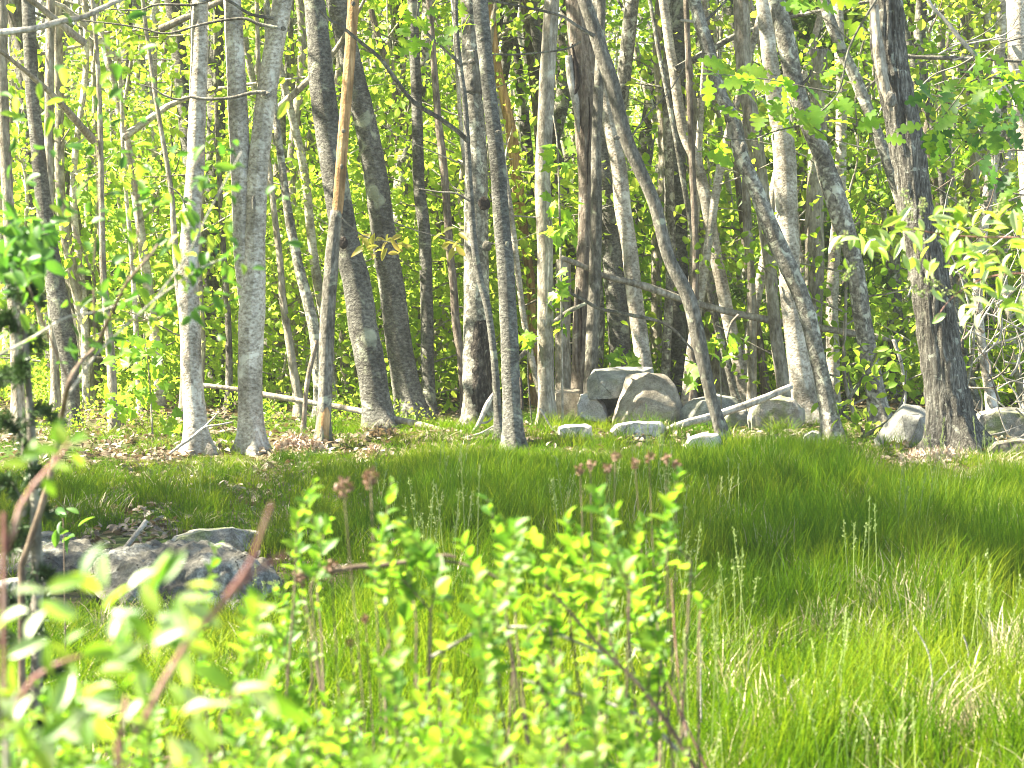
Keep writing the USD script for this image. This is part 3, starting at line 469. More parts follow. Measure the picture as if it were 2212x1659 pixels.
log('dead_branch', 'forked grey stick leaning at the foot of the scorched pale trunk', 'branch', [(1020, 936, 6), (1036, 912, 9), (1050, 880, 11), (1062, 858, 9), (1075, 842, 6)], 19.6, 'log', twigs=[[(1036, 914, 5), (1052, 912, 5), (1064, 902, 3)]])
log('dead_branch', 'thin bent stick on the litter in front of the lone pale trunk', 'branch', [(366, 980, 5), (390, 962, 7), (415, 945, 7), (443, 923, 6), (470, 918, 5), (502, 912, 4)], 18.4, 'log', twigs=[[(440, 925, 4), (452, 912, 4), (470, 893, 3)]])
log('fallen_log', 'short pale rotten log piece lying in the grass below the slim grey trunk', 'log', [(966, 1024, 8), (985, 1021, 10), (1010, 1026, 13), (1040, 1033, 14), (1066, 1034, 12)], 17.4, 'log', rough=.25)
log('fallen_log', 'pale stick lying at the left edge under the dark evergreen', 'log', [(-30, 942, 9), (10, 943, 9), (60, 948, 9), (110, 946, 8), (150, 936, 7)], 19.9, 'log')
log('dead_branch', 'short grey stick poking up over the lichen-covered ledge on the left', 'stick', [(317, 1124, 10), (304, 1142, 11), (285, 1166, 11), (262, 1194, 12), (240, 1220, 13), (215, 1250, 11)], 12.1, 'log')
log('dead_branch', 'dry brushwood stem resting on the litter right of the light brown trunk', 'branch', [(1164, 880, 4), (1180, 905, 4), (1196, 930, 5), (1225, 944, 5), (1260, 956, 4), (1300, 966, 3)], 19.6, 'log')
log('dead_branch', 'horizontal dead branch running right from behind the rough dark trunk near the top', 'branch', [(1950, 120, 8), (1990, 124, 9), (2050, 125, 9), (2110, 127, 8), (2181, 131, 7), (2230, 134, 6)], 21.0, 'dark')
log('dead_branch', 'long pale branch slanting down to the right edge in the upper right corner', 'branch', [(1996, -20, 7), (2012, 12, 8), (2041, 43, 9), (2075, 85, 10), (2108, 120, 9), (2140, 155, 9), (2175, 193, 8), (2212, 240, 8), (2240, 275, 7)], 17.0, 'log', twigs=[[(2090, 95, 5), (2125, 88, 4), (2170, 75, 3), (2200, 50, 2)], [(2108, 120, 4), (2070, 142, 4), (2020, 160, 3), (1985, 190, 2)], [(2150, 170, 4), (2180, 172, 4), (2225, 178, 3)]])
log('fallen_branch', 'pale stick lying in the short grass at the right below the sandy bank', 'branch', [(2050, 1028, 5), (2080, 1032, 7), (2130, 1036, 8), (2180, 1046, 6)], 16.8, 'log', twigs=[[(2085, 1052, 5), (2130, 1048, 6), (2182, 1044, 5)]])
log('fallen_branch', 'dry twigs lying on the bank between the mossy boulder and the tall grass', 'branch', [(1620, 962, 4), (1660, 950, 5), (1700, 944, 6), (1730, 934, 5)], 19.2, 'log', twigs=[[(1650, 968, 3), (1690, 956, 4), (1725, 948, 3)], [(1600, 978, 3), (1640, 970, 4), (1690, 965, 3)]])
log('fallen_branch', 'grey twig crossing the litter between the fallen log and the slim grey trunk', 'branch', [(905, 1000, 3), (950, 975, 4), (1000, 948, 5), (1040, 935, 4), (1075, 915, 3)], 19.0, 'log', twigs=[[(980, 958, 3), (1015, 962, 3), (1060, 955, 2)]])
log('arching_branch', 'pale branch arching in from the left edge at the top left corner', 'branch', [(-40, 71, 15), (0, 70, 15), (40, 66, 14), (80, 60, 13), (130, 46, 13), (180, 36, 12), (215, 20, 11), (245, 6, 10), (280, -8, 9)], 11.5, 'log')

# ------------------------------------------------------------------ boulders
def boulder(name, label, pts, d, mat, depth=.5, rough=.05, seed=1, cell=.03, sink=0.0, extra=()):
    """pts: the outline in the photo, each with an optional offset in depth; the hull of that outline, a nearer and a farther one."""
    pieces = [pts] + list(extra)
    ymax = max(q[1] for q in pts)
    if ymax > 925: d = min(d, hit(sum(q[0] for q in pts) / len(pts), ymax - 4) + depth * .25)
    root = thing(name, label, 'boulder', (0, 0, 0)) if extra else None
    out = []
    for pc in pieces:
        p = np.array([(x[0], x[1], x[2] if len(x) > 2 else np.nan) for x in pc], float)
        cx, cy = p[:, 0].mean(), p[:, 1].mean(); v = []
        k = 1.15 if ymax <= 935 else 1.06
        p[:, 0] = cx + (p[:, 0] - cx) * k; p[:, 1] = cy + (p[:, 1] - cy) * (k + .01)
        for x, y, o in p:
            if np.isnan(o):
                v += [at(x, y, d), at(cx + (x - cx) * .86, cy + (y - cy) * .86 + 2, d - depth * .3), at(cx + (x - cx) * .85, cy + (y - cy) * .85, d + depth * .5)]
            else:
                v += [at(x, y, d + o), at(cx + (x - cx) * .8, cy + (y - cy) * .8, d + depth * .6)]
        h = trimesh.convex.convex_hull(np.array(v))
        vv, ff = trimesh.remesh.subdivide_to_size(h.vertices, h.faces, cell)
        m = trimesh.Trimesh(vv, ff, process=True); m.merge_vertices()
        trimesh.smoothing.filter_laplacian(m, lamb=.5, iterations=1)
        n = m.vertex_normals
        m.vertices = m.vertices + n * (rough * (meshkit.fbm(m.vertices * 5.0, 4, seed) - .5) + rough * .35 * (meshkit.fbm(m.vertices * 22.0, 3, seed + 9) - .5))[:, None]
        out.append(m)
    if root is None:
        return single(name, out[0], S[mat], label, 'boulder', None, smooth=40)
    for m in out: part(root, 'slab', m, S[mat], 40)
boulder('boulder', 'largest front boulder of the pile, brown with a white sunlit left facet', [(1329, 925, .06), (1333, 900, .05), (1347, 868, .05), (1359, 822, .08), (1380, 817, .12), (1402, 817, .0), (1383, 872, -.16), (1340, 926, -.14), (1434, 820, .1), (1450, 838, .06), (1466, 880, .04), (1467, 905, .04), (1455, 884, -.14), (1438, 921, -.1), (1425, 835, -.06)], 20.6, 'brown', .5, .03, 3)
boulder('boulder', 'split dark grey boulder topping the pile, two slabs with bright upper edges', [(1277, 822, -.02), (1290, 802, .05), (1350, 796, .12), (1400, 799, .1), (1406, 822, .05), (1380, 842, -.08), (1330, 858, -.16), (1280, 860, -.12), (1276, 845, -.06), (1300, 826, -.16), (1360, 812, -.1)], 21.0, 'grey', .6, .03, 5,
        extra=[[(1276, 868, -.04), (1286, 858, .0), (1345, 833, .0), (1352, 842, -.22), (1287, 868, -.24), (1283, 895, -.1), (1310, 908, -.06), (1340, 885, -.12), (1350, 862, -.1), (1320, 890, .2)]])
boulder('boulder', 'square brown boulder at the left end of the pile beside the light brown trunk', [(1199, 850), (1215, 846), (1250, 848), (1262, 868), (1264, 905), (1255, 925), (1205, 925), (1198, 890)], 21.3, 'brown', .5, .05, 7)
boulder('boulder', 'small white sunlit boulder wedged under the dark split one', [(1247, 882), (1256, 862), (1282, 858), (1300, 880), (1310, 905), (1310, 918), (1268, 914), (1250, 902)], 20.7, 'pale', .35, .05, 8)
boulder('boulder', 'low flat slab at the pile foot below the square brown boulder', [(1206, 928), (1222, 921), (1262, 919), (1277, 926), (1278, 960), (1215, 962), (1205, 945)], 20.1, 'pale', .45, .05, 9)
boulder('boulder', 'long low slab at the pile foot below the largest front boulder', [(1316, 940), (1330, 924), (1370, 918), (1425, 918), (1436, 930), (1430, 960), (1330, 962), (1316, 955)], 20.0, 'pale', .4, .04, 10)
boulder('boulder', 'rounded mossy boulder under the thick pale trunk, right of the propped white pole', [(1617, 905), (1622, 880), (1640, 864), (1680, 859), (1715, 866), (1735, 888), (1738, 915), (1720, 938), (1640, 940), (1620, 932)], 20.4, 'moss', .6, .05, 11)
boulder('boulder', 'low boulder half hidden under the propped white pole, left of the mossy one', [(1562, 905), (1580, 888), (1612, 884), (1622, 905), (1616, 936), (1570, 936)], 20.8, 'moss', .4, .05, 12)
boulder('boulder', 'dark angular boulder behind the foot of the slanting dark trunk', [(1470, 900, 0), (1478, 880, 0), (1500, 862, .05), (1545, 852, .1), (1582, 860, .1), (1592, 880, .05), (1570, 905, -.1), (1490, 912, -.1), (1520, 865, -.12)], 20.9, 'grey', .5, .04, 13)
boulder('boulder', 'broad low stone in the grass at the foot of the slanting dark trunk', [(1476, 962), (1490, 942), (1520, 934), (1550, 936), (1560, 955), (1550, 976), (1485, 978)], 19.7, 'pale', .4, .04, 14)
boulder('boulder', 'pale topped grey boulder leaning against the left foot of the rough dark trunk', [(1890, 950, 0), (1905, 925, 0), (1935, 895, .02), (1952, 877, .08), (1985, 880, .12), (2010, 900, .1), (2015, 965, .02), (1960, 972, -.14), (1900, 968, -.08), (1950, 900, -.1), (1985, 905, -.1)], 19.8, 'grey', .5, .03, 15)
boulder('boulder', 'wide grey boulder at the right edge under the tangle of dead twigs', [(2098, 915), (2115, 898), (2150, 890), (2200, 893), (2240, 905), (2250, 945), (2200, 958), (2120, 955), (2100, 940)], 20.3, 'moss', .6, .06, 16)
boulder('boulder', 'small grey stone between the mossy boulder and the leafy dark-stemmed shrub', [(1726, 940), (1735, 922), (1755, 912), (1770, 918), (1778, 945), (1760, 962), (1732, 962)], 19.6, 'grey', .3, .05, 17)
boulder('boulder', 'small rounded stone in the grass left of the slim grey trunk', [(1042, 950), (1048, 936), (1062, 931), (1076, 938), (1078, 958), (1048, 960)], 19.3, 'moss', .25, .04, 18)
boulder('boulder', 'dark low stone at the lower right edge beneath the arching dead twigs', [(2130, 985), (2150, 965), (2190, 955), (2240, 960), (2250, 1000), (2150, 1004)], 19.0, 'dark', .4, .05, 19)
boulder('rock_ledge', 'broad dark mottled ledge rising from the grass on the left', [(190, 1262, -.1), (215, 1222, .0), (255, 1205, .1), (300, 1186, .2), (350, 1178, .3), (420, 1174, .35), (470, 1178, .35), (530, 1194, .3), (578, 1225, .2), (590, 1265, .1), (545, 1310, -.1), (420, 1335, -.2), (330, 1325, -.25), (240, 1300, -.25), (300, 1222, -.12), (400, 1205, .05), (500, 1218, .0)], 12.2, 'dark', .9, .16, 20, .018)
boulder('rock_ledge', 'dark flat stone joining the broad mottled ledge to the left edge', [(-40, 1235, -.1), (0, 1205, 0), (60, 1190, .1), (130, 1180, .2), (190, 1185, .2), (235, 1205, .1), (240, 1262, -.1), (140, 1290, -.2), (0, 1290, -.2), (100, 1220, -.1)], 12.5, 'dark', .8, .14, 21, .02)
boulder('rock_ledge', 'low grey stone at the back left of the ledge, beside the dark sapling stem', [(58, 1192), (75, 1170), (110, 1158), (150, 1163), (170, 1185), (150, 1205), (80, 1208)], 13.3, 'dark', .5, .05, 22, .025)
boulder('rock_ledge', 'sunken flat grey stone in the grass behind the mottled ledge', [(355, 1178), (380, 1156), (430, 1140), (500, 1136), (555, 1145), (572, 1162), (540, 1185), (400, 1187)], 13.6, 'moss', .6, .05, 23, .025)
boulder('boulder', 'grey stone at the left edge below the ledge, behind the blurred leaves', [(-20, 1350), (0, 1325), (40, 1315), (70, 1335), (75, 1370), (30, 1390), (-15, 1385)], 10.5, 'grey', .3, .05, 24)

# heaps of pale chips and litter
def heap(name, label, x, y, w, h, n, mat, seed, size=.035):
    r = np.random.default_rng(seed); d = hit(x, y + h * .5); b = at(x, y + h * .5, d); W, Hh = w * MPP * d, h * MPP * d
    th, rad = r.uniform(0, 6.28, n), np.sqrt(r.random(n)) * W / 2
    P = np.stack([b[0] + rad * np.cos(th), b[1] + rad * np.sin(th) * .7, 0 * th], -1); P[:, 2] = ground(P[:, 0], P[:, 1]) + Hh * (1 - (rad / (W / 2)) ** 2) * r.uniform(.5, 1, n) * 1.3 + .01
    single(name, leaves(P, rdir(r, n), rdir(r, n, 1.2), size * r.uniform(.5, 1.6, n), size * .6 * r.uniform(.5, 1.4, n)), G[mat], label, 'wood chips', kind='stuff', smooth=False)
heap('wood_chips', 'heap of pale wood chips at the foot of the orange snag', 646, 968, 120, 32, 900, 'chips', 1)
heap('wood_chips', 'small bright patch of wood chips in the litter right of the orange snag', 806, 988, 80, 24, 600, 'chips', 2)
heap('dry_litter', 'pale sandy strip of dry litter at the foot of the rough dark trunk', 2030, 990, 200, 20, 1500, 'chips', 3, .03)
heap('dry_litter', 'rust brown clump of dead leaves right of the orange snag', 830, 945, 60, 18, 300, 'litter', 4, .06)

# ------------------------------------------------------------------ the deep wood: many slim trees and leafy saplings
stage.CreateClassPrim('/World/Kinds')
def kind_tree(i, n_leaf=220, low=.28):
    r = np.random.default_rng(100 + i)
    root = thing(f'tree_kind_{"abcdefghijklmnopqrstuvwxyz"[i]}', None, None, root='/World/Kinds')
    H = r.uniform(9, 13); rad = r.uniform(.05, .115); lean = r.normal(size=2) * .09
    n = 12; t = np.linspace(0, 1, n); wob = np.cumsum(r.normal(size=(n, 2)) * .05, 0)
    p = np.stack([lean[0] * H * t + wob[:, 0], lean[1] * H * t + wob[:, 1], -.15 + (H + .15) * t], -1); p -= [p[0, 0], p[0, 1], 0]
    q = spline(np.column_stack([p, rad * (1 - .85 * t) * (1 + .35 * np.exp(-t * 40))]), 60)
    mat = B[['grey', 'tan', 'lichen', 'pale', 'grey', 'dark', 'pale', 'lichen', 'brown', 'grey'][i % 10]]
    part(root, 'trunk', tube(q[:, :3], q[:, 3], 9, .09, 8, i), mat)
    for k in range(5):                                                # dead twigs low down
        j = int(r.uniform(8, 26)); s = q[j, :3]; az = r.uniform(0, 6.28); ln = r.uniform(.4, 1.3)
        e = s + ln * np.array([math.cos(az), math.sin(az), r.uniform(-.1, .6)]); m = (s + e) / 2 + r.normal(size=3) * .08
        part(root, 'twig', tube(spline([s, m, e], 6), np.linspace(.009, .002, 6), 5), mat)
    crown_parts(root, r, np.array([0, 0, 0.0]), q[-1, :3], 11, n_leaf, 2.3, mat, G['crown'], low, .08, .022, 5)
    return root.GetPath()
def kind_sapling(i, dense=1.0, h0=2.6, h1=5.5):
    r = np.random.default_rng(300 + i)
    root = thing(f'sapling_kind_{"abcdefghijklmnopqrstuvwxyz"[i]}', None, None, root='/World/Kinds')
    H = r.uniform(h0, h1); lean = r.normal(size=2) * .12; n = 8; t = np.linspace(0, 1, n); wob = np.cumsum(r.normal(size=(n, 2)) * .05, 0)
    p = np.stack([lean[0] * H * t + wob[:, 0], lean[1] * H * t + wob[:, 1], -.1 + (H + .1) * t], -1); p -= [p[0, 0], p[0, 1], 0]
    q = spline(np.column_stack([p, r.uniform(.014, .03) * (1 - .85 * t)]), 30)
    mat = B[['tan', 'log', 'tan', 'pale'][i % 4]]
    part(root, 'stem', tube(q[:, :3], q[:, 3], 7, .1, 9, i), mat)
    P = []
    nb = 16
    for k in range(nb):
        j = int(2 + 27 * (k + r.random()) / nb); s = q[j, :3]; az = k * 2.4 + r.normal() * .4; ln = r.uniform(.5, 1.15) * (1.2 - .5 * j / 30)
        e = s + ln * np.array([math.cos(az), math.sin(az), r.uniform(.0, .55)]); m = (s + e) / 2 + r.normal(size=3) * .07
        c = spline([s, m, e], 9)
        part(root, 'branch', tube(c, np.linspace(.009, .0025, 9), 5), mat)
        kk = int(108 * dense); u = r.uniform(.15, 1.05, kk)
        own = np.stack([np.interp(u, np.linspace(0, 1, 9), c[:, a]) for a in range(3)], 1)
        sp = r.integers(0, 9, kk); off = r.normal(size=(9, 3)) * [.18, .18, .10]
        P.append(own + off[sp] + r.normal(size=(kk, 3)) * [.09, .09, .05])
    P = np.vstack(P); n = len(P); sz = .056 * r.uniform(.4, 1.55, n)
    part(root, 'foliage', leaves(P, rdir(r, n, -.35), rdir(r, n, .8), sz, sz * 1.0), G['spring'], False)
    return root.GetPath()
TK = [kind_tree(i) for i in range(10)]
SK = [kind_sapling(i) for i in range(10)]
EK = [kind_tree(i + 20, 3600, .2) for i in range(3)]
LK = [kind_sapling(i + 10, .8, 1.3, 2.2) for i in range(6)]
def kind_pole(i):
    r = np.random.default_rng(500 + i); root = thing(f'pole_kind_{"abcdefgh"[i]}', None, None, root='/World/Kinds')
    H = r.uniform(5.5, 8.5); lean = r.normal(size=2) * .11; n = 10; t = np.linspace(0, 1, n); wob = np.cumsum(r.normal(size=(n, 2)) * .06, 0)
    p = np.stack([lean[0] * H * t + wob[:, 0], lean[1] * H * t + wob[:, 1], -.15 + H * t], -1); p -= [p[0, 0], p[0, 1], 0]
    q = spline(np.column_stack([p, r.uniform(.022, .045) * (1 - .75 * t)]), 44); mat = B[['pale', 'tan', 'lichen', 'tan', 'pale', 'log'][i % 6]]
    part(root, 'trunk', tube(q[:, :3], q[:, 3], 8, .1, 9, i), mat)
    for k in range(7):
        j = int(r.uniform(8, 40)); a = q[j, :3]; az = r.uniform(0, 6.28); e = a + r.uniform(.3, 1.0) * np.array([math.cos(az), math.sin(az), r.uniform(0, .9)])
        part(root, 'twig', tube(spline([a, (a + e) / 2 + r.normal(size=3) * .06, e], 6), np.linspace(.007, .002, 6), 5), mat)
    return root.GetPath()
PK = [kind_pole(i) for i in range(6)]
def where(x):
    for lim, w in ((395, 'left of the pale trunk'), (640, 'by the forked pair'), (925, 'by the orange snag'), (1205, 'by the scorched trunk'),
                   (1470, 'above the boulders'), (1900, 'right of the boulders')):
        if x < lim: return w
    return 'by the rough dark trunk'
near_stems = cKDTree(np.array([q[0][:2] for q in (qa, qc, qd, qf, qe, qg, qh, qj, qk, qm, qn, qo, qp2, qq2, qr, qu)]))
def copy(kind, name, label, cat, group, xy, s, rz):
    path = numbered('/World/' + name)
    x = UsdGeom.Xform.Define(stage, path)
    x.AddTranslateOp().Set(Gf.Vec3d(float(xy[0]), float(xy[1]), float(ground(xy[0], xy[1])))); x.AddRotateZOp().Set(float(rz)); x.AddScaleOp().Set(Gf.Vec3f(float(s)))
    p = x.GetPrim(); p.GetReferences().AddInternalReference(kind); p.SetInstanceable(True)
    tag(p, label, cat, group)
def scatter(n, kinds, name, what, cat, d0, d1, power, s0, s1, seed, taken, gap):
    r = np.random.default_rng(seed); done = 0; tries = 0
    while done < n and tries < n * 60:
        tries += 1
        d = d0 + (d1 - d0) * r.random() ** power; sx = r.uniform(-1.18, 1.18)
        p = EYE + (FWD + sx * TH * RGT) * d; xy = np.array([p[0], p[1]])
        if near_stems.query(xy)[0] < .5 or any((abs(xy[0] - q[0]) < gap) and (abs(xy[1] - q[1]) < gap) for q in taken): continue
        taken.append(xy); k = kinds[r.integers(len(kinds))]
        w = where(1106 + sx * 1106); deep = 'near' if d < 30 else 'middle distance' if d < 42 else 'deep' if d < 58 else 'farthest'
        s = r.uniform(s0, s1); size = 'low' if s < s0 + (s1 - s0) * .33 else 'tall' if s > s0 + (s1 - s0) * .67 else 'middling'
        copy(k, name, f'{size} {what}, {deep} in the wood, {w}', cat, f'{size} {what}s, {deep} in the wood, {w}', xy, s, r.uniform(0, 360)); done += 1
taken = []
scatter(200, TK, 'woodland_tree', 'slim background tree', 'tree', 24.0, 92, 1.6, .8, 1.15, 11, taken, .35)
scatter(265, SK, 'leafy_sapling', 'bright leafy sapling', 'sapling', 22.3, 95, .95, .8, 1.35, 12, [], .35)
scatter(110, LK, 'leafy_bush', 'bright low bush', 'bush', 23.4, 50, 1.2, .8, 1.3, 13, [], .3)
scatter(240, PK, 'thin_pole_tree', 'thin bare young tree', 'young tree', 22.6, 48, 1.1, .8, 1.25, 14, taken, .25)
# trees beside the clearing, out of the picture, that shade it
r = np.random.default_rng(5)
for k, (x, y) in enumerate([(-5.0, 14.6), (-5.6, 12.9), (-6.8, 15.4), (-8.5, 13.9), (-9.2, 15.5), (-7.0, 12.2), (-11.0, 13.2), (-11.4, 15.2), (-13.0, 14.2), (-10.0, 12.0), (-5.4, 16.0), (-8.4, 16.6), (-12.6, 16.4), (-14.5, 12.8), (6.2, 20.5), (7.8, 24.5)]):
    copy(EK[k % 3], 'edge_tree', 'woodland tree standing beside the clearing outside the picture', 'tree', 'trees beside the clearing outside the picture', (x, y), r.uniform(.9, 1.15), r.uniform(0, 360))

# ------------------------------------------------------------------ grass and litter (uncountable)
def instancer(name, protos, mats, P, rz, sc, idx, label, cat):
    path = f'/World/{name}'
    pi = UsdGeom.PointInstancer.Define(stage, path); tg = []
    for k, (m, mt) in enumerate(zip(protos, mats)):
        pp = f'{path}/tuft_kind_{"abcdefghijkl"[k]}'
        usdkit.mesh(stage, pp, m, mt, False); tg.append(Sdf.Path(pp))
    pi.CreatePrototypesRel().SetTargets(tg)
    pi.CreatePositionsAttr(Vt.Vec3fArray.FromNumpy(P.astype(np.float32)))
    q = np.stack([np.cos(rz / 2), 0 * rz, 0 * rz, np.sin(rz / 2)], 1)
    pi.CreateOrientationsAttr(Vt.QuathArray([Gf.Quath(*map(float, x)) for x in q]))
    pi.CreateScalesAttr(Vt.Vec3fArray.FromNumpy(np.asarray(sc, np.float32)))
    pi.CreateProtoIndicesAttr(Vt.IntArray.FromNumpy(np.asarray(idx, np.int32)))
    tag(pi.GetPrim(), label, cat, None, 'stuff')
def tuft(seed, n=55, h=.42, rad=.10, width=.0042, bend=.22):
    r = np.random.default_rng(seed); th = r.uniform(0, 6.28, n); rr = np.sqrt(r.random(n)) * rad
    b = np.stack([rr * np.cos(th), rr * np.sin(th), 0 * th - .02], -1); hh = h * r.uniform(.45, 1.1, n)
    az = r.uniform(0, 6.28, n); k = bend * r.uniform(.1, 1.6, n) * hh
    out = np.stack([np.cos(az), np.sin(az), 0 * az], -1); fa = r.uniform(0, 6.28, n); side = np.stack([np.cos(fa), np.sin(fa), 0 * fa], -1)
    w = width * r.uniform(.6, 1.3, n); V = []
    for u, ww in ((0, .8), (.4, 1), (.75, .7)):
        c = b + np.array([0, 0, 1]) * (hh * (u - .12 * u * u))[:, None] + out * (k * u * u)[:, None]
        V += [c - side * (w * ww / 2)[:, None], c + side * (w * ww / 2)[:, None]]
    V.append(b + np.array([0, 0, 1]) * (hh * .86)[:, None] + out * k[:, None])
    v = np.stack(V, 1).reshape(-1, 3)
    tf = np.array([[0, 1, 3], [0, 3, 2], [2, 3, 5], [2, 5, 4], [4, 5, 6]])
    return v, (tf[None] + (np.arange(n) * 7)[:, None, None]).reshape(-1, 3)
def spikes(seed, n=5):
    """A tuft with flowering stalks."""
    r = np.random.default_rng(seed); ms = []
    for k in range(n):
        b = np.array([r.normal() * .05, r.normal() * .05, 0]); az = r.uniform(0, 6.28); h = r.uniform(.42, .62)
        t = b + np.array([math.cos(az) * .07, math.sin(az) * .07, h]); c = spline([b, (b + t) / 2 + [0, 0, .02], t], 8)
        ms.append(tube(c, np.linspace(.0013, .0011, 8), 3))
        m = 26; u = r.uniform(.74, 1, m); P = b + (t - b) * u[:, None] + r.normal(size=(m, 3)) * .0035
        ms.append(leaves(P, rdir(r, m, 2.0), rdir(r, m), .012, .0045))
    return join(ms)
r = np.random.default_rng(21)
n = 19000
x = r.uniform(-6, 6, n); y = 5.0 + 16.4 * r.random(n) ** .8
keep = (np.abs(x) < .178 * y * 1.18 + .5)
x, y = x[keep], y[keep]
xs_, ys_, _ = screen(np.stack([x, y, ground(x, y)], -1))
dens = np.ones(len(x))
nz = meshkit.fbm(np.stack([x * .9, y * .9, 0 * x], -1), 3, 8)
dens *= np.clip(.35 + 2.2 * (nz - .28), .25, 1)
left = np.clip((1000 - xs_) / 400, 0, 1)
dens *= 1 - left * .66 * (ys_ < 1330)
dens *= np.where(ys_ < 1010, np.where(xs_ > 1500, np.clip((ys_ - 950) / 40, .14, 1), np.clip((ys_ - 955) / 70, .3, 1)) * np.where(meshkit.fbm(np.stack([x * 2.2, y * 1.4, 0 * x], -1), 2, 28) > .45, 1.3, .5), 1)
dens *= np.where((ys_ < 1080) & (xs_ > 1880), .4, 1)
dens *= np.where((xs_ > 40) & (xs_ < 570) & (ys_ > 1165) & (ys_ < 1420), np.where(ys_ < 1300, .03, .8), 1)
k = r.random(len(x)) < dens
x, y, left, ysk = x[k], y[k], left[k], ys_[k]; n = len(x)
hs = r.uniform(.7, 1.2, n) * np.where((ysk < 1015) & (xs_[k] < 1580), .8, 1) * (1 - .5 * left) * np.where(ysk < 1040, .72, 1) * np.clip(.75 + .9 * (nz[k] - .3), .7, 1.25)
xk, dk_ = xs_[k], screen(np.stack([x, y, ground(x, y)], -1))[2]
tipmin = np.where(xk < 900, 985, np.where(xk < 1600, 962, np.where(xk < 1890, 940, 988))) + r.normal(size=n) * 12 - 55 * (meshkit.fbm(np.stack([xk * .012, y * .8, 0 * x], -1), 3, 33) - .42)
tipmin = np.where((xk > 20) & (xk < 600) & (ysk > 1285) & (ysk < 1480), 1268 + r.normal(size=n) * 14, tipmin)
hs = np.minimum(hs, np.maximum(r.uniform(.12, .5, n), (ysk - tipmin) * MPP * dk_ / .34))
protos = [tuft(i, h=[.30, .34, .38, .33, .42][i], n=[80, 78, 70, 80, 60][i], width=.0034, bend=[.2, .25, .3, .2, .35][i]) for i in range(5)] + [tuft(9, n=34, h=.30, bend=.5, width=.005), spikes(31), spikes(32)]
idx = r.choice(8, n, p=[.187, .187, .187, .187, .187, .055, .005, .005])
near = (y < 10.5) & (xk > 1350); u = r.random(n); idx = np.where(near & (u < .16), 5, np.where(near & (u > .982), r.integers(6, 8, n), idx))
instancer('grass', protos, [G['grass']] * 5 + [G['straw']] + [G['seed']] * 2, np.stack([x, y, ground(x, y)], -1), r.uniform(0, 6.28, n), np.stack([np.ones(n), np.ones(n), hs], 1), idx, 'long green meadow grass growing over the whole clearing', 'grass')
n = 7000
y = 16.6 + 26 * r.random(n) ** 1.5; x = r.uniform(-1, 1, n) * (.178 * y * 1.2 + .4)
y[:500] = r.uniform(12.5, 16.6, 500); x[:500] = r.uniform(-1, .1, 500) * .178 * y[:500] * 1.1
P = np.stack([x, y, ground(x, y) + r.uniform(.002, .03, n)], -1)
def litter(seed):
    q = np.random.default_rng(seed); m = 7
    return leaves(q.normal(size=(m, 3)) * [.09, .09, .006], rdir(q, m) * [1, 1, .35], rdir(q, m, 1.6), q.uniform(.035, .065, m), q.uniform(.02, .045, m), OVAL)
instancer('leaf_litter', [litter(i) for i in range(5)], [G['litter']] * 5, P, r.uniform(0, 6.28, n), np.ones((n, 3)), r.integers(0, 5, n), 'brown dead leaves lying over the floor of the wood', 'leaf litter')

def herb(seed):
    q = np.random.default_rng(seed); m = 46; P = q.normal(size=(m, 3)) * [.13, .13, 0]; P[:, 2] = q.uniform(.03, .34, m)
    return leaves(P, rdir(q, m, -.1), rdir(q, m, .9), q.uniform(.04, .075, m), q.uniform(.03, .06, m))
n = 3400; y = 19.0 + 30 * r.random(n) ** 1.3; x = r.uniform(-1, 1, n) * (.178 * y * 1.18 + .3)
k = meshkit.fbm(np.stack([x * .6, y * .6, 0 * x], -1), 3, 18) > .40; k &= (y > 23.2) | ((y > 20.8) & (x < -.6) & (r.random(n) < .5)); x, y = x[k], y[k]; n = len(x)
instancer('ground_cover', [herb(40 + i) for i in range(5)], [G['spring']] * 5, np.stack([x, y, ground(x, y)], -1), r.uniform(0, 6.28, n), (r.uniform(.6, 1.3, n) * np.clip(.45 + (y - 20.8) * .12, .45, 1))[:, None] * np.ones(3), r.integers(0, 5, n), 'low green herbs and seedlings over the floor of the wood', 'ground cover')

# ------------------------------------------------------------------ plants in front: every leaf one can pick out is a part
class Plant:
    def __init__(self, name, label, cat, base, group=None):
        self.root = thing(name, label, cat, base, group); self.L = []; self.base = np.asarray(base, float)
    def stem(self, pts, radii, mat, name='stem', sides=7, n=None):
        pts = np.asarray(pts, float); n = n or max(8, 6 * len(pts)); radii = np.broadcast_to(radii, (len(pts),)) if np.ndim(radii) else np.full(len(pts), radii)
        s = spline(np.column_stack([pts, radii]), n)
        part(self.root, name, tube(s[:, :3], np.maximum(s[:, 3], .0006), sides, .12, 40, len(self.L)), B[mat])
        return s[:, :3]
    def leaf(self, p, d, n, ln, w, mat, tmpl=OVAL, curl=0.0):
        self.L.append((np.asarray(p, float), d, n, ln, w, mat, tmpl))
    def done(self, most=300):
        def big(l): return -l[3] / max(.5, (l[0] - EYE) @ FWD)
        sx = [screen(l[0]) for l in self.L]
        order = sorted(range(len(self.L)), key=lambda i: big(self.L[i]) + (9 if not (-40 < sx[i][0] < 2250 and -40 < sx[i][1] < 1700) else 0))
        rest = {}
        for k, i in enumerate(order):
            p, d, n, ln, w, mat, tm = self.L[i]
            m = leaves(p[None], np.asarray(d, float)[None], np.asarray(n, float)[None], ln, w, tm)
            if k < most: part(self.root, 'leaf', m, G[mat])
            else: rest.setdefault(mat, []).append(m)
        for mat, ms in rest.items(): part(self.root, 'foliage', join(ms), G[mat], kind='stuff')
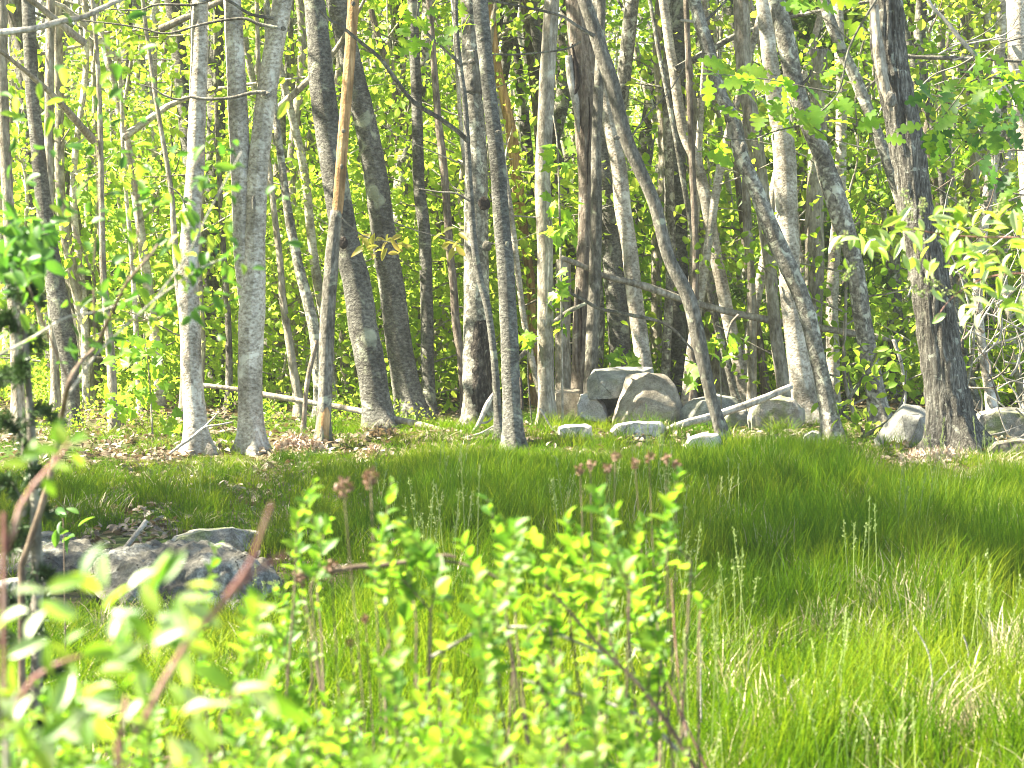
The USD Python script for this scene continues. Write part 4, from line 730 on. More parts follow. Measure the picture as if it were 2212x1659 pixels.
def sprig(pl, start, tip, r, mat='shrub', n=24, ln=.027, stemmat='stem', ratio=.56, start_u=.12):
    """A leafy shoot: leaves in a spiral, smaller and steeper towards the tip."""
    mid = (start + tip) / 2 + r.normal(size=3) * .02
    c = pl.stem([start, mid, tip], [.0018, .0014, .0008], stemmat, 'shoot', 5, 12)
    T = unit(np.gradient(c, axis=0)); ph = r.uniform(0, 6.28)
    n = int(n * 1.05)
    for k in range(n):
        u = start_u + (1 - start_u) * (k + .5) / n; j = u * 11; i0 = min(int(j), 10); p = c[i0] + (c[i0 + 1] - c[i0]) * (j - i0); t = T[i0]
        a = unit(np.cross(t, [0.3, 1, .1])); b = np.cross(t, a); phi = ph + k * 2.4 + r.normal() * .3
        out = math.cos(phi) * a + math.sin(phi) * b; s = r.uniform(.65, 1.25) + .6 * u ** 3
        d = unit(s * t + out + r.normal(size=3) * .2); nn = unit(t - s * out * .8 + r.normal(size=3) * .25)
        l = ln * 1.12 * (.65 + .6 * math.sin(math.pi * min(1, u * .8 + .15))) * r.uniform(.5, 1.25)
        pl.leaf(p, d, nn, l, l * ratio * r.uniform(.85, 1.15), mat)
def shrub(label, x, depth, tips, seed, n=24, ln=.027, length=.27, extra=None, mat='shrub', group=None):
    r = np.random.default_rng(seed); b = at(x, 1500, depth); b[2] = ground(b[0], b[1])
    pl = Plant('leafy_shrub', label, 'shrub', b, group)
    tips = list(tips)
    for (x0, x1, y0, y1, k) in (extra or []):
        for _ in range(int(k * 1.4)): tips.append((r.uniform(x0, x1), y0 + (y1 - y0) * r.random() ** .8))
    for tx, ty in tips:
        dd = depth + r.normal() * .3; t = at(tx, ty, dd); ln_s = length * r.uniform(.7, 1.2)
        lean = (t[:2] - b[:2]); lean = lean / max(1e-6, np.linalg.norm(lean)) * min(.5, np.linalg.norm(lean))
        s = t - np.array([lean[0] * .35 + r.normal() * .03, lean[1] * .35, ln_s])
        if s[2] > b[2] + .1:
            pl.stem([b + [0, 0, -.03], b * .5 + s * .5 + np.array([r.normal() * .03, 0, .03]), s], [.0035, .0028, .0019], 'stem', 'stem', 6)
        sprig(pl, s, t, r, mat, n, ln)
    pl.done()
    return pl
SH = 'fresh green leafy shrub '
shrub(SH + 'with a tall narrow shoot right of the dark ledge', 650, 5.4, [(682, 1036), (660, 1075), (706, 1125), (648, 1110)], 401, 20, .025, .2)
shrub(SH + 'in the middle whose lone pale tip stands tallest left of centre', 862, 5.0, [(846, 1040), (872, 1110), (884, 1150), (836, 1130), (905, 1190), (860, 1215)], 402, 24, .028, .2)
mainb = shrub(SH + 'filling the middle, the widest, with upright bright shoots', 1200, 5.0, [(1052, 1078), (1075, 1122), (1000, 1168), (1024, 1236), (1112, 1128), (1150, 1150), (1085, 1200), (1190, 1210), (1160, 1290), (1050, 1290), (1120, 1230)], 403, 24, .029, .2)
shrub(SH + 'just right of the widest one, thick with pale young tips', 1290, 5.1, [(1225, 1112), (1290, 1058), (1255, 1150), (1330, 1100), (1310, 1170), (1270, 1232), (1240, 1290), (1300, 1290), (1340, 1230), (1200, 1330)], 404, 24, .028, .2)
shrub(SH + 'with one slim upright shoot, rightmost of the shrubs against the grass', 1440, 5.2, [(1466, 1020), (1452, 1095), (1432, 1150), (1385, 1125), (1400, 1190), (1370, 1250), (1415, 1260), (1360, 1330), (1400, 1340)], 405, 22, .027, .2)
shrub(SH + 'under the drooping pale leaves at the lower left corner', 120, 4.3, [], 406, extra=[(-20, 260, 1440, 1640, 13)])
shrub(SH + 'right of the red stems, below the dark ledge', 400, 4.6, [(468, 1180), (560, 1290), (530, 1330)], 407, extra=[(280, 560, 1420, 1640, 11)])
shrub(SH + 'standing before the right end of the dark ledge', 600, 5.6, [(590, 1260), (622, 1250), (640, 1300), (610, 1340), (575, 1390)], 408, 22, .024, .22)
shrub(SH + 'low at the bottom, between the red stems and the middle', 640, 4.5, [(700, 1500), (640, 1440)], 409, extra=[(520, 760, 1430, 1650, 12)])
shrub(SH + 'with a paired pale tip under the dried brown flower heads', 830, 4.6, [(800, 1395), (852, 1368), (838, 1420), (770, 1430), (900, 1440)], 410, extra=[(740, 940, 1450, 1640, 8)])
shrub(SH + 'low at the bottom centre, below the widest shrub', 1020, 4.4, [(1050, 1420), (960, 1460)], 411, extra=[(900, 1140, 1450, 1650, 11)])
shrub(SH + 'low at the bottom, right of centre above the dark woody stem', 1230, 4.5, [(1150, 1400), (1200, 1420), (1215, 1460)], 412, extra=[(1120, 1330, 1430, 1650, 9)])
shrub(SH + 'at the bottom around the dark slanting woody stem', 1400, 4.7, [(1330, 1440), (1420, 1540)], 413, 22, extra=[(1320, 1480, 1460, 1660, 6)])
shrub(SH + 'nearest in the lower left corner, cut by the lower edge', 60, 3.6, [], 414, ln=.026, extra=[(-30, 200, 1560, 1700, 7)])
shrub(SH + 'nearest at the lower edge, right of the long red stem', 430, 3.7, [], 415, ln=.026, extra=[(330, 620, 1560, 1700, 9)])
shrub(SH + 'nearest at the lower edge, below the centre', 880, 3.7, [], 416, ln=.026, extra=[(680, 1080, 1570, 1700, 9)])
shrub(SH + 'nearest at the lower edge, left of the woody stem', 1250, 3.8, [], 417, ln=.026, extra=[(1120, 1400, 1580, 1700, 6)])
def px(pts, d): return [at(x, y, d if np.ndim(d) == 0 else d[i]) for i, (x, y) in enumerate(pts)]
def woody(name, label, cat, runs, d, mat, mp=MPP):
    p0 = at(*runs[0][0][0][:2], d); root = Plant(name, label, cat, p0)
    for pts, w0, w1 in runs: root.stem(px(pts, d), np.linspace(w0, w1, len(pts)) * MPP * d / 2, mat, 'stem', 8)
    return root
woody('woody_stem', 'dark slanting woody stem rising left from the lower edge through the middle shrubs', 'stem', [([(1520, 1700), (1490, 1640), (1440, 1560), (1380, 1480), (1300, 1400), (1220, 1310), (1175, 1262)], 13, 5), ([(1380, 1480), (1330, 1420), (1310, 1330), (1300, 1250)], 6, 3), ([(1490, 1640), (1460, 1500), (1445, 1330), (1440, 1180)], 5, 3)], 4.95, 'stem')
woody('woody_stem', 'pale grey stem slanting behind the dark woody one near the lower edge', 'stem', [([(1480, 1640), (1400, 1560), (1300, 1515), (1200, 1488), (1130, 1470)], 10, 6), ([(930, 1420), (985, 1390), (1040, 1362), (1100, 1355), (1160, 1358), (1230, 1380), (1300, 1410)], 7, 6)], 5.2, 'log')
woody('woody_stem', 'brown dead twig reaching across the grass towards the widest middle shrub', 'twig', [([(640, 1245), (700, 1238), (760, 1226), (850, 1218), (905, 1208), (960, 1200), (985, 1204)], 14, 6), ([(850, 1218), (960, 1212), (1030, 1228), (1085, 1255), (1130, 1290)], 7, 4)], 5.4, 'stem')
woody('woody_stem', 'thin reddish stems crossing at the lower right of the middle shrubs', 'stem', [([(1545, 1700), (1480, 1560), (1430, 1450), (1400, 1400)], 6, 3), ([(1500, 1690), (1470, 1500), (1455, 1330), (1450, 1250)], 5, 3)], 5.6, 'red')
# dried flower heads
def dried(label, heads, d, seed, size=20):
    r = np.random.default_rng(seed); x, y = heads[0]; b = at(x, y, d); b[2] = ground(b[0], b[1]); pl = Plant('dried_flower_stalk', label, 'dried flower', b)
    for hx, hy in heads:
        t = at(hx, hy, d); pl.stem([b, (b + t) / 2 + [.02, 0, 0], t], [.0016, .0014, .001], 'stem', 'stalk', 5)
        n = 46; R = size * MPP * d / 2; P = t + rdir(r, n) * [R, R, R * 1.25] * (r.random((n, 1)) ** .4)
        part(pl.root, 'flower_head', leaves(P, rdir(r, n), rdir(r, n), R * .75, R * .6), G['dry'], False)
dried('pair of rust brown dried flower heads above the low shrubs left of centre', [(790, 1336), (757, 1386)], 5.6, 1)
dried('brown dried flower heads blurred in front of the wood chips and grass', [(800, 1030), (742, 1052)], 5.2, 2, 34)
dried('loose row of brown dried flower heads in the grass below the front boulder', [(1253, 1015), (1330, 986), (1312, 1012), (1275, 1005)], 6.4, 3)
dried('brown dried flower heads beside the rightmost slim shoot, below the propped white pole', [(1402, 987), (1440, 990), (1372, 1003), (1462, 1005)], 6.6, 4)
dried('brown dried flower head at the left tip of the dead twig', [(716, 1222), (650, 1246)], 5.4, 5, 30)

# the near red-stemmed sapling, out of focus at the lower left
r = np.random.default_rng(77); D1 = 2.65
b = at(230, 1900, D1); b[2] = ground(b[0], b[1])
pl = Plant('red_stemmed_sapling', 'nearest blurred sapling with long dusky red stem, broken forked twig and large pale leaves', 'sapling', b)
pl.stem(np.vstack([[b], px([(255, 1680), (290, 1600), (320, 1540), (350, 1480), (383, 1425), (410, 1380), (440, 1350), (490, 1290), (540, 1220), (562, 1160), (588, 1085)], D1)]), np.array([12, 17, 16, 15, 14, 13, 12, 13, 14, 12, 11, 8]) * MPP * D1 / 2, 'red', 'stem', 9)
pl.stem(px([(492, 1288), (530, 1252), (570, 1222), (620, 1195)], D1), np.array([11, 11, 10, 9]) * MPP * D1 / 2, 'red', 'broken_twig', 8)
pl.stem(px([(405, 1540), (440, 1525), (480, 1520), (520, 1505)], D1 + .05), np.array([5, 4, 4, 3]) * MPP * D1 / 2, 'red', 'twig', 6)
def bigleaf(pl, x, y, ang, ln, d, mat, r, w=.42):
    a = math.radians(ang); dirn = math.cos(a) * RGT + math.sin(a) * UPV + r.normal() * .35 * FWD
    n = unit(np.array([-.25, -.55, .75]) + r.normal(size=3) * .35)
    pl.leaf(at(x, y, d + r.normal() * .06), dirn, n, ln * MPP * d, ln * MPP * d * w, mat)
for x, y, ang, ln in [(100, 1275, 20, 95), (150, 1240, -30, 90), (30, 1280, 10, 70), (180, 1250, 70, 90), (230, 1270, 100, 80), (330, 1290, 80, 110), (350, 1260, 60, 90), (340, 1330, -20, 100), (380, 1300, 10, 90), (400, 1310, -25, 90), (350, 1340, -60, 80), (270, 1330, -40, 90), (250, 1400, 60, 90), (235, 1420, -15, 100), (250, 1430, 40, 80), (340, 1420, 100, 80), (385, 1400, -70, 90), (330, 1390, 30, 80), (415, 1440, -25, 110), (500, 1500, 20, 90), (530, 1480, -40, 105), (560, 1500, 65, 80), (590, 1490, -50, 110), (390, 1545, 25, 110), (400, 1560, -30, 90), (270, 1560, 60, 70), (240, 1380, 80, 60), (300, 1440, -80, 80), (420, 1560, -50, 80), (180, 1500, 30, 80), (120, 1540, 70, 90), (90, 1600, 40, 90), (190, 1620, 90, 90), (60, 1380, 70, 80), (20, 1420, 30, 90), (280, 1270, 40, 80), (300, 1350, 150, 80), (170, 1330, 160, 90), (60, 1320, 190, 70)]:
    bigleaf(pl, x, y, ang, ln, D1, 'gloss' if r.random() < .75 else 'shrub', r)
for k in range(34): bigleaf(pl, r.uniform(-10, 440), r.uniform(1265, 1620), r.uniform(-80, 160), r.uniform(60, 105), D1 + r.uniform(0, .25), 'gloss' if r.random() < .5 else 'shrub', r)
pl.done()
D2 = 2.9; b = at(-60, 1800, D2); b[2] = ground(b[0], b[1])
pl = Plant('red_stemmed_sapling', 'blurred reddish stems with leaves entering at the left edge near the lower corner', 'sapling', b)
pl.stem(np.vstack([[b], px([(-20, 1680), (10, 1600), (35, 1530), (60, 1480), (100, 1445), (150, 1425), (215, 1405), (250, 1380)], D2)]), np.array([9, 13, 13, 12, 11, 10, 9, 7, 4]) * MPP * D2 / 2, 'red')
pl.stem(px([(-30, 1575), (0, 1545), (25, 1520), (42, 1490)], D2), np.array([10, 10, 9, 7]) * MPP * D2 / 2, 'log', 'twig', 7)
for k in range(26): bigleaf(pl, r.uniform(-20, 270), r.uniform(1380, 1640), r.uniform(-60, 140), r.uniform(50, 85), D2, 'shrub', r)
pl.done()
b = at(20, 1900, 3.1); b[2] = ground(b[0], b[1])
pl = Plant('budding_sapling', 'blurred reddish shoot with yellow-green young leaves, in front of the dark evergreen', 'sapling', b)
pl.stem(np.vstack([[b], px([(8, 1300), (22, 1200), (35, 1120), (60, 1065), (95, 1025), (130, 985), (150, 955)], 3.1)]), np.array([8, 10, 12, 12, 11, 10, 8, 5]) * MPP * 3.1 / 2, 'red')
for x, y, ang, ln in [(140, 965, 110, 55), (150, 960, 40, 50), (130, 980, 160, 55), (100, 1015, 10, 60), (60, 1005, 170, 60), (75, 990, 100, 50), (45, 990, 20, 55), (95, 1030, -60, 50), (150, 985, -30, 45), (120, 960, 80, 60)]:
    bigleaf(pl, x, y, ang, ln, 3.1, 'shrub', r, .5)
pl.done()

# the dark-leaved sapling that spreads over the upper left
D3 = 6.2; b = at(40, 1250, D3); b[2] = ground(b[0], b[1])
pl = Plant('spreading_sapling', 'dark bent sapling with long pale twigs and deep green leaves spreading over the upper left', 'sapling', b)
W = MPP * D3 / 2; tw = []
for pts, w0, w1, mt in [([(47, 1223), (87, 1103), (117, 996), (133, 900), (150, 825), (175, 782), (205, 750), (235, 690), (275, 610), (330, 545), (350, 505)], 16, 4, 'stem'),
                        ([(150, 850), (190, 790), (230, 743), (330, 652), (430, 582), (490, 556)], 7, 3, 'log'), ([(330, 652), (400, 560), (450, 460), (522, 327)], 5, 2, 'log'),
                        ([(-30, 780), (0, 766), (70, 730), (143, 686), (215, 672), (300, 640)], 8, 3, 'log'), ([(205, 750), (203, 600), (210, 420), (207, 330), (215, 270)], 6, 2, 'stem'),
                        ([(150, 825), (70, 640), (25, 500), (0, 430)], 6, 2, 'stem'), ([(275, 610), (300, 480), (280, 330), (250, 200), (230, 100)], 5, 2, 'stem'), ([(203, 600), (130, 420), (80, 300), (60, 200)], 5, 2, 'stem'), ([(300, 480), (390, 400), (440, 330)], 4, 2, 'stem'), ([(235, 690), (330, 690), (400, 650), (470, 560)], 4, 2, 'stem')]:
    tw.append(pl.stem(px([(x, y) for x, y in pts], [D3 + .35 * math.sin(i * 1.3 + len(tw)) * (i > 3) for i in range(len(pts))]), np.linspace(w0, w1, len(pts)) * W, mt))
low = np.vstack([b, px([(47, 1223)], D3)[0]])
pl.stem(low, np.array([18, 16]) * W, 'stem')
for t in tw:
    m = int(25)
    for k in range(m):
        u = r.uniform(.35, 1.0); p = t[min(len(t) - 1, int(u * len(t)))] + r.normal(size=3) * [.07, .12, .05]
        x, y, _ = screen(p)
        if y > 800: continue
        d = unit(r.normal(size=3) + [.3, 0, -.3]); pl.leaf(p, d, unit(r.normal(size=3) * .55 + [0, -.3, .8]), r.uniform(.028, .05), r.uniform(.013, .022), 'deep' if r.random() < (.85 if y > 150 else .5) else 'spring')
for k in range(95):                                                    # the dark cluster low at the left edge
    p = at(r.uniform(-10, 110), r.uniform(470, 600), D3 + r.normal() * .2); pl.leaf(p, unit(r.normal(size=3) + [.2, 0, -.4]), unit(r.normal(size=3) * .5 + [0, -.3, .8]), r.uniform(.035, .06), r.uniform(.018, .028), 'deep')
pl.done()

# lobed leaves of an overhanging bough, upper right
D4 = 13.0; r = np.random.default_rng(91)
pl = Plant('leafy_bough', 'overhanging bough of bright lobed leaves in front of the mottled trunks, upper right', 'bough', at(1930, -60, D4 + .5))
for pts, w0, w1 in [([(1930, -60), (1840, 90), (1810, 200), (1741, 263), (1675, 283), (1608, 303), (1498, 283)], 6, 2), ([(1810, 200), (1750, 190), (1680, 175), (1600, 165), (1540, 160)], 4, 2), ([(1741, 263), (1800, 300), (1870, 320), (1900, 322)], 3, 2), ([(1840, 90), (1780, 40), (1720, 10)], 4, 2), ([(1608, 303), (1590, 230), (1570, 190)], 3, 1.5)]:
    pl.stem(px(pts, D4), np.linspace(w0, w1, len(pts)) * MPP * D4 / 2, 'dark')
for x, y in [(250, 420), (150, 490), (450, 540), (620, 480), (330, 650), (280, 720), (560, 720), (600, 700), (800, 820), (760, 850), (700, 840), (240, 950), (190, 960), (270, 960), (950, 470), (880, 620), (770, 640), (960, 780), (1180, 780), (1260, 880), (1080, 680), (700, 40), (900, 20), (1000, 30), (1110, 150), (430, 500), (500, 480), (200, 430), (680, 500), (520, 780), (640, 780), (1030, 700), (1220, 830), (860, 700), (380, 560), (300, 560), (180, 520), (1120, 110), (1060, 20), (760, 20), (980, 800), (560, 560), (470, 610), (940, 760)]:
    x, y = 1474.7 + x / 3, y / 3; ang = r.uniform(-110, 200); a = math.radians(ang)
    for q in range(1 + (r.random() < .35)):
        pl.leaf(at(x + r.normal() * 12 - 22 * math.cos(a), y + r.normal() * 8 + 12 * math.sin(a), D4 + r.normal() * .15), math.cos(a) * RGT + math.sin(a) * UPV + r.normal() * .4 * FWD, unit(np.array([0, -.5, .6]) + r.normal(size=3) * .45), r.uniform(.10, .15), r.uniform(.09, .12), 'oak', OAKLEAF)
pl.done()
pl = Plant('leafy_bough', 'shaded bough of darker lobed leaves right of the rough dark trunk', 'bough', at(2290, 180, 14))
for pts, w0, w1 in [([(2290, 180), (2212, 175), (2150, 168), (2100, 175), (2070, 210), (2030, 260), (1995, 290)], 6, 2), ([(2290, 260), (2200, 232), (2120, 205)], 4, 2), ([(2290, 330), (2180, 325), (2120, 340)], 4, 2)]:
    pl.stem(px(pts, 14), np.linspace(w0, w1, len(pts)) * MPP * 14 / 2, 'dark')
for x0, x1, y0, y1, k in [(1990, 2110, 190, 310, 34), (2100, 2215, 145, 240, 40), (2080, 2200, 250, 345, 16), (2060, 2210, 360, 430, 8)]:
    for _ in range(k):
        a = r.uniform(0, 6.28); pl.leaf(at(r.uniform(x0, x1), r.uniform(y0, y1), 14 + r.normal() * .2), math.cos(a) * RGT + math.sin(a) * UPV, unit(np.array([.3, -.3, .9]) + r.normal(size=3) * .4), r.uniform(.10, .15), r.uniform(.09, .12), 'oak' if r.random() < .45 else 'deep', OAKLEAF)
pl.done()
pl = Plant('leafy_bough', 'glossy light-catching bough with drooping flower spikes over the rough dark trunk at right', 'bough', at(2330, 540, 9))
for pts, w0, w1, mt in [([(2330, 530), (2198, 514), (2075, 510), (1941, 491), (1870, 480)], 6, 2, 'red'), ([(2330, 600), (2230, 590), (2130, 600), (2060, 640), (2020, 690)], 5, 2, 'red'), ([(2198, 514), (2120, 560), (2075, 600), (2060, 660)], 4, 2, 'stem'), ([(2075, 510), (2030, 470), (1980, 460)], 3, 1.5, 'stem')]:
    pl.stem(px(pts, 9), np.linspace(w0, w1, len(pts)) * MPP * 9 / 2, mt)
for x0, x1, y0, y1, k in [(1815, 1960, 490, 560, 20), (1950, 2100, 445, 560, 34), (2080, 2215, 440, 600, 44), (2010, 2110, 560, 690, 20), (2100, 2215, 600, 680, 16)]:
    for _ in range(k):
        a = r.uniform(-2.6, .6); pl.leaf(at(r.uniform(x0, x1), r.uniform(y0, y1), 9 + r.normal() * .2), math.cos(a) * RGT + math.sin(a) * UPV + r.normal() * .3 * FWD, unit(np.array([-.3, -.3, .8]) + r.normal(size=3) * .5), r.uniform(.045, .08), r.uniform(.018, .03), 'gloss' if r.random() < .6 else 'spring')
for x0, y0, x1, y1 in [(1968, 480, 1957, 412), (1990, 470, 1996, 428), (1820, 612, 1845, 570), (2000, 640, 1962, 618), (2110, 640, 2000, 628), (1800, 540, 1830, 500), (2090, 470, 2080, 430), (2150, 470, 2165, 425), (2040, 620, 1990, 600)]:
    s, e = at(x0, y0, 9), at(x1, y1, 9); c = pl.stem([s, (s + e) / 2 + [0, 0, .008], e], [.0016, .0013, .001], 'stem', 'flower_stalk', 5)
    m = 50; u = r.uniform(.1, 1, m)[:, None]; P = s + (e - s) * u + r.normal(size=(m, 3)) * .006
    part(pl.root, 'flower_spike', leaves(P, rdir(r, m), rdir(r, m), .009, .008), G['seed'], False)
pl.done()
def leafy(name, label, cat, runs, boxes, d, stemmat, mat, lnr, seed, tmpl=OVAL, ratio=.55, grounded=True):
    r = np.random.default_rng(seed); b = at(*runs[0][0][0], d)
    if grounded: b[2] = ground(b[0], b[1])
    pl = Plant(name, label, cat, b)
    for i, (pts, w0, w1) in enumerate(runs):
        q = px(pts, d)
        if grounded and i == 0: q = [b] + q[1:]
        pl.stem(q, np.linspace(w0, w1, len(pts)) * MPP * d / 2, stemmat)
    for x0, x1, y0, y1, k in boxes:
        for _ in range(k):
            l = r.uniform(*lnr); pl.leaf(at(r.uniform(x0, x1), r.uniform(y0, y1), d + r.normal() * .12), rdir(r, 1, -.2)[0], unit(np.array([-.1, -.45, .7]) + r.normal(size=3) * .5), l, l * ratio, mat, tmpl)
    pl.done(); return pl
leafy('leafy_shrub', 'dark-stemmed shrub with bright new leaves between the mossy boulder and rough dark trunk', 'shrub', [([(1775, 955), (1815, 890), (1845, 845), (1880, 790), (1895, 760)], 12, 4), ([(1842, 850), (1832, 810), (1822, 780)], 8, 3), ([(1860, 945), (1905, 920), (1938, 890), (1952, 850), (1958, 800)], 10, 3), ([(1815, 890), (1860, 925), (1875, 960)], 7, 5), ([(1870, 830), (1920, 800), (1960, 770)], 4, 2)],
      [(1850, 1945, 745, 835, 46), (1770, 1850, 860, 940, 24), (1810, 1850, 770, 830, 12), (1840, 1920, 890, 930, 16), (1800, 1960, 760, 900, 20)], 18.9, 'dark', 'spring', (.06, .10), 5)
leafy('leafy_twig', 'hanging twig of bronze-yellow young leaves in front of the thick grey trunk', 'twig', [([(737, 470), (770, 500), (800, 515), (850, 525), (880, 530)], 4, 2), ([(850, 480), (905, 500), (960, 515), (1000, 530)], 3, 2)], [(780, 870, 500, 555, 26), (955, 1000, 500, 540, 10)], 17.0, 'dark', 'bronze', (.06, .10), 6, OVAL, .4, False)
leafy('leafy_twig', 'spray of bright lobed leaves high between the thick grey trunks and the scorched one', 'twig', [([(905, -20), (900, 40), (890, 90), (870, 130)], 4, 2)], [(865, 925, 5, 60, 10), (870, 900, 70, 100, 6), (925, 945, 80, 100, 3), (985, 1000, 30, 80, 5)], 17.5, 'dark', 'oak', (.10, .14), 7, OAKLEAF, .85, False)
leafy('leafy_sapling', 'small maple sapling with drooping leaves on top of the boulder pile', 'sapling', [([(1352, 860), (1350, 810), (1342, 785), (1335, 770)], 4, 2)], [(1325, 1385, 762, 800, 12)], 21.5, 'dark', 'oak', (.08, .13), 8, MAPLE, 1.0, False)
leafy('leafy_sapling', 'maple seedling with broad leaves against the light brown trunk above the stones', 'sapling', [([(1150, 900), (1140, 800), (1143, 720)], 4, 2)], [(1118, 1160, 710, 745, 8), (1190, 1240, 640, 720, 8)], 20.6, 'dark', 'oak', (.08, .13), 9, MAPLE, 1.0)
leafy('leafy_sapling', 'broad-leaved maple seedling hanging beside the slanting dark trunk above the low boulder', 'sapling', [([(1560, 900), (1555, 800), (1545, 745)], 4, 2)], [(1520, 1590, 725, 770, 14), (1480, 1500, 770, 860, 7)], 20.3, 'dark', 'oak', (.09, .14), 10, MAPLE, 1.0)
leafy('leafy_sapling', 'bright maple sapling in the gap between the light brown trunk and the split trunk', 'sapling', [([(1215, 900), (1212, 600), (1205, 330), (1195, 250)], 6, 3)], [(1160, 1230, 310, 370, 14), (1180, 1250, 420, 520, 22), (1195, 1230, 560, 640, 10)], 20.4, 'tan', 'oak', (.08, .13), 12, MAPLE, 1.0)
leafy('leafy_sapling', 'low maple sapling with layered leaves left of the lone pale trunk', 'sapling', [([(330, 960), (325, 850), (318, 770), (310, 720)], 5, 2)], [(240, 350, 735, 800, 34), (290, 370, 810, 880, 26), (220, 300, 840, 900, 16), (340, 385, 900, 940, 8)], 19.6, 'tan', 'oak', (.07, .11), 13, MAPLE, 1.0)
leafy('leafy_sapling', 'small plant with upright leaves in the grass left of the dark ledge', 'plant', [([(140, 1215), (138, 1160), (135, 1120)], 4, 2)], [(120, 175, 1110, 1160, 9)], 9.5, 'stem', 'deep', (.05, .08), 14, OVAL, .4)
leafy('leafy_weed', 'low leafy weed with pale serrated leaves among the grass right of the shrubs', 'weed', [([(1400, 1560), (1405, 1450), (1408, 1385)], 4, 2)], [(1365, 1440, 1365, 1415, 14)], 7.2, 'stem', 'gloss', (.03, .05), 15, OVAL, .4)
leafy('leafy_weed', 'low leafy weed in the short grass near the lower right corner', 'weed', [([(2130, 1720), (2125, 1640), (2120, 1590)], 4, 2)], [(2075, 2170, 1570, 1640, 16)], 8.2, 'stem', 'spring', (.03, .05), 16, OVAL, .5)

# evergreens
def evergreen(name, label, top, bottom, d, width, nb, mat, seed, nl=.02, per=150, h_extra=0.0):
    r = np.random.default_rng(seed); b = at(*bottom, d); b[2] = ground(b[0], b[1]); t = at(*top, d); pl = Plant(name, label, 'evergreen', b)
    pl.stem([b, (b + t) / 2 + [.03, 0, 0], t], [.02, .014, .004], 'dark')
    for k in range(nb):
        u = .08 + .9 * (k + r.random()) / nb; s = b + (t - b) * u; az = k * 2.4; ln = width * MPP * d * (1.1 - .7 * u) * r.uniform(.6, 1.1)
        e = s + ln * np.array([math.cos(az), math.sin(az), r.uniform(-.1, .35)]); c = pl.stem([s, (s + e) / 2 + [0, 0, .04], e], [.005, .003, .0015], 'dark', 'branch', 5, 8)
        P = c[r.integers(1, 8, per)] + (r.random((per, 1)) - .5) * (e - s) / 7
        st = r.normal(size=(9, 3)) * [.3, .3, .12]; P = P + st[r.integers(0, 9, per)] * ln * .4 * r.random((per, 1))
        part(pl.root, 'needles', leaves(P, unit(rdir(r, per) + unit(e - s) * .8), rdir(r, per, .6), nl * r.uniform(.7, 1.2, per), nl * .045), G[mat], False)
evergreen('evergreen_sapling', 'dark young evergreen at the left edge behind the bent dark sapling', (40, 500), (55, 990), 6.6, 125, 30, 'needle', 61, .03, 330)
evergreen('evergreen_sapling', 'pale fine-needled pine showing between the mottled and rough dark trunks near the top', (1760, -150), (1765, 880), 24.0, 190, 36, 'needle_light', 62, .11, 200)

# the dead twig tangle at the right edge, dry stalks in the grass
r = np.random.default_rng(44)
pl = Plant('dead_brush', 'tangle of dry brown twigs at the right edge beyond the rough dark trunk', 'brush', at(2190, 985, 19.6))
for k in range(80):
    x0, y0 = r.uniform(2060, 2250), r.uniform(640, 1000); a = r.uniform(-.4, 2.3); l = r.uniform(60, 190); bend = r.normal() * .7
    pts = [(x0, y0)]
    for j in range(4): a += bend / 4 + r.normal() * .15; pts.append((pts[-1][0] + l / 4 * math.cos(a), pts[-1][1] - l / 4 * math.sin(a)))
    d = 19.6 + r.normal() * .35; w = r.uniform(2.5, 6.5)
    pl.stem(px(pts, d), np.linspace(w, 1.3, 5) * MPP * d / 2, ['brown', 'log', 'tan', 'log'][k % 4], 'twig', 6)
for pts, w in [([(2125, 1000), (2135, 975), (2155, 962), (2185, 958), (2215, 952)], 7), ([(2176, 1015), (2182, 985), (2195, 955), (2220, 930)], 7), ([(1930, 733), (1948, 790), (1955, 860), (1942, 900), (1905, 925), (1870, 945)], 8), ([(2065, 590), (2110, 560), (2160, 520), (2225, 470)], 6), ([(1962, 640), (1975, 600), (1985, 560)], 4)]:
    pl.stem(px(pts, 19.3), np.linspace(w, w * .5, len(pts)) * MPP * 19.3 / 2, 'log', 'twig', 6)
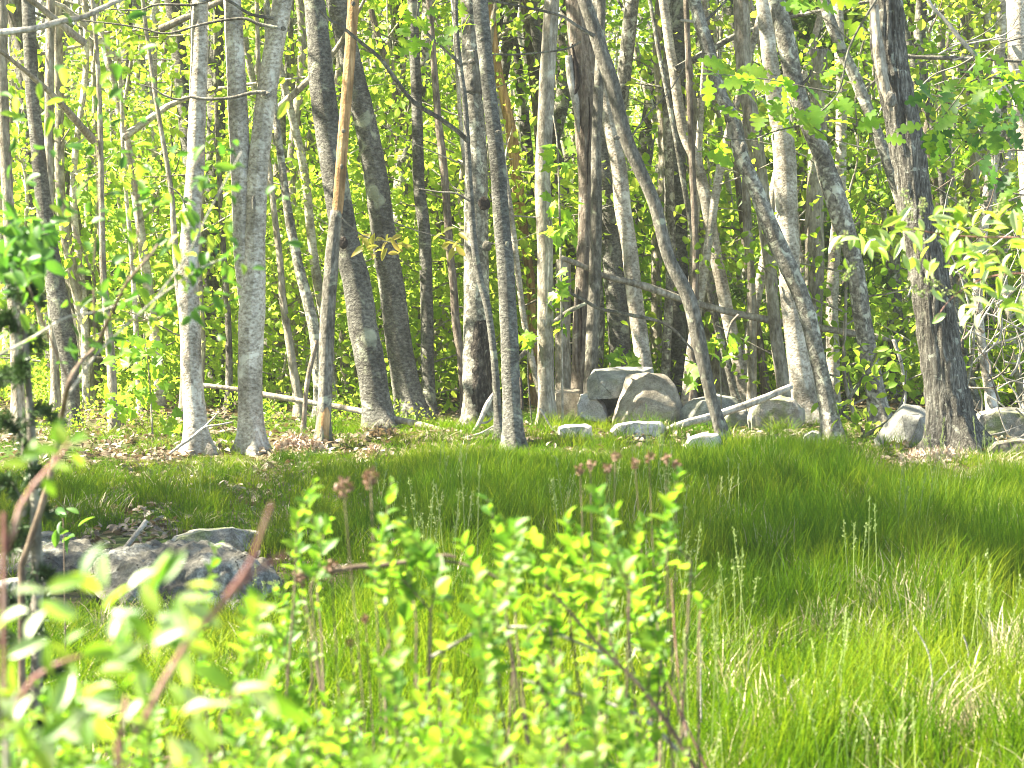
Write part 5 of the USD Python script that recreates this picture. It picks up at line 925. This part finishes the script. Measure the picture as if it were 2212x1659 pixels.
pl = Plant('dead_brush', 'network of bare dark twigs right of the rough dark trunk near the top', 'brush', at(2240, 420, 19.8))
for k in range(34):
    x0, y0 = r.uniform(1990, 2240), r.uniform(40, 560); a = r.uniform(-.2, 1.2); l = r.uniform(90, 230); bend = r.normal() * .5; pts = [(x0, y0)]
    for j in range(4): a += bend / 4 + r.normal() * .12; pts.append((pts[-1][0] + l / 4 * math.cos(a), pts[-1][1] - l / 4 * math.sin(a)))
    d = 19.8 + r.normal() * .4; pl.stem(px(pts, d), np.linspace(r.uniform(2.5, 5), 1.2, 5) * MPP * d / 2, ['dark', 'stem', 'log'][k % 3], 'twig', 6)
for lb, pts, w, d in [('crooked pale dry stalk with a hooked top in the short grass lower right', [(2001, 1690), (2008, 1600), (2015, 1523), (2011, 1439), (2001, 1399), (1975, 1353)], 5, 8.6), ('dry stalk bent over to the right near the lower edge, left of the crooked one', [(1835, 1690), (1828, 1563), (1841, 1536), (1870, 1520), (1897, 1513)], 5, 8.4),
                      ('short dry side stalk pointing up right beside the crooked pale one', [(2012, 1490), (2040, 1457), (2072, 1427)], 4, 8.6), ('thin reddish dry stalk with a tuft, left of the bent dry stalk', [(1775, 1700), (1700, 1480), (1686, 1460)], 4, 8.2), ('thin upright reddish stalk in the grass left of the bent dry stalk', [(1515, 1560), (1514, 1480), (1514, 1370)], 4, 7.8),
                      ('pale dead stalk leaning in the tall grass at the right, upper of two', [(2095, 1440), (2090, 1400), (2080, 1370)], 6, 9.5)]:
    p = Plant('dry_stalk', lb, 'stalk', at(*pts[0], d)); p.stem(px(pts, d), np.linspace(w, w * .6, len(pts)) * MPP * d / 2, 'log')

# ------------------------------------------------------------------ the pale air of the sunlit wood
hz = usdkit.material(stage, L + 'haze_air', {'v': ('principled_volume', {'color': (0.96, 0.97, 0.93), 'density': 0.0005, 'anisotropy': 0.3})}, volume='v.volume')
bx = trimesh.creation.box([1240, 1560, 22]); bx.apply_translation([0, 150, 9.4])
single('haze', bx, hz, 'thin bright haze in the air of the wood', 'haze', None, 'stuff', False)
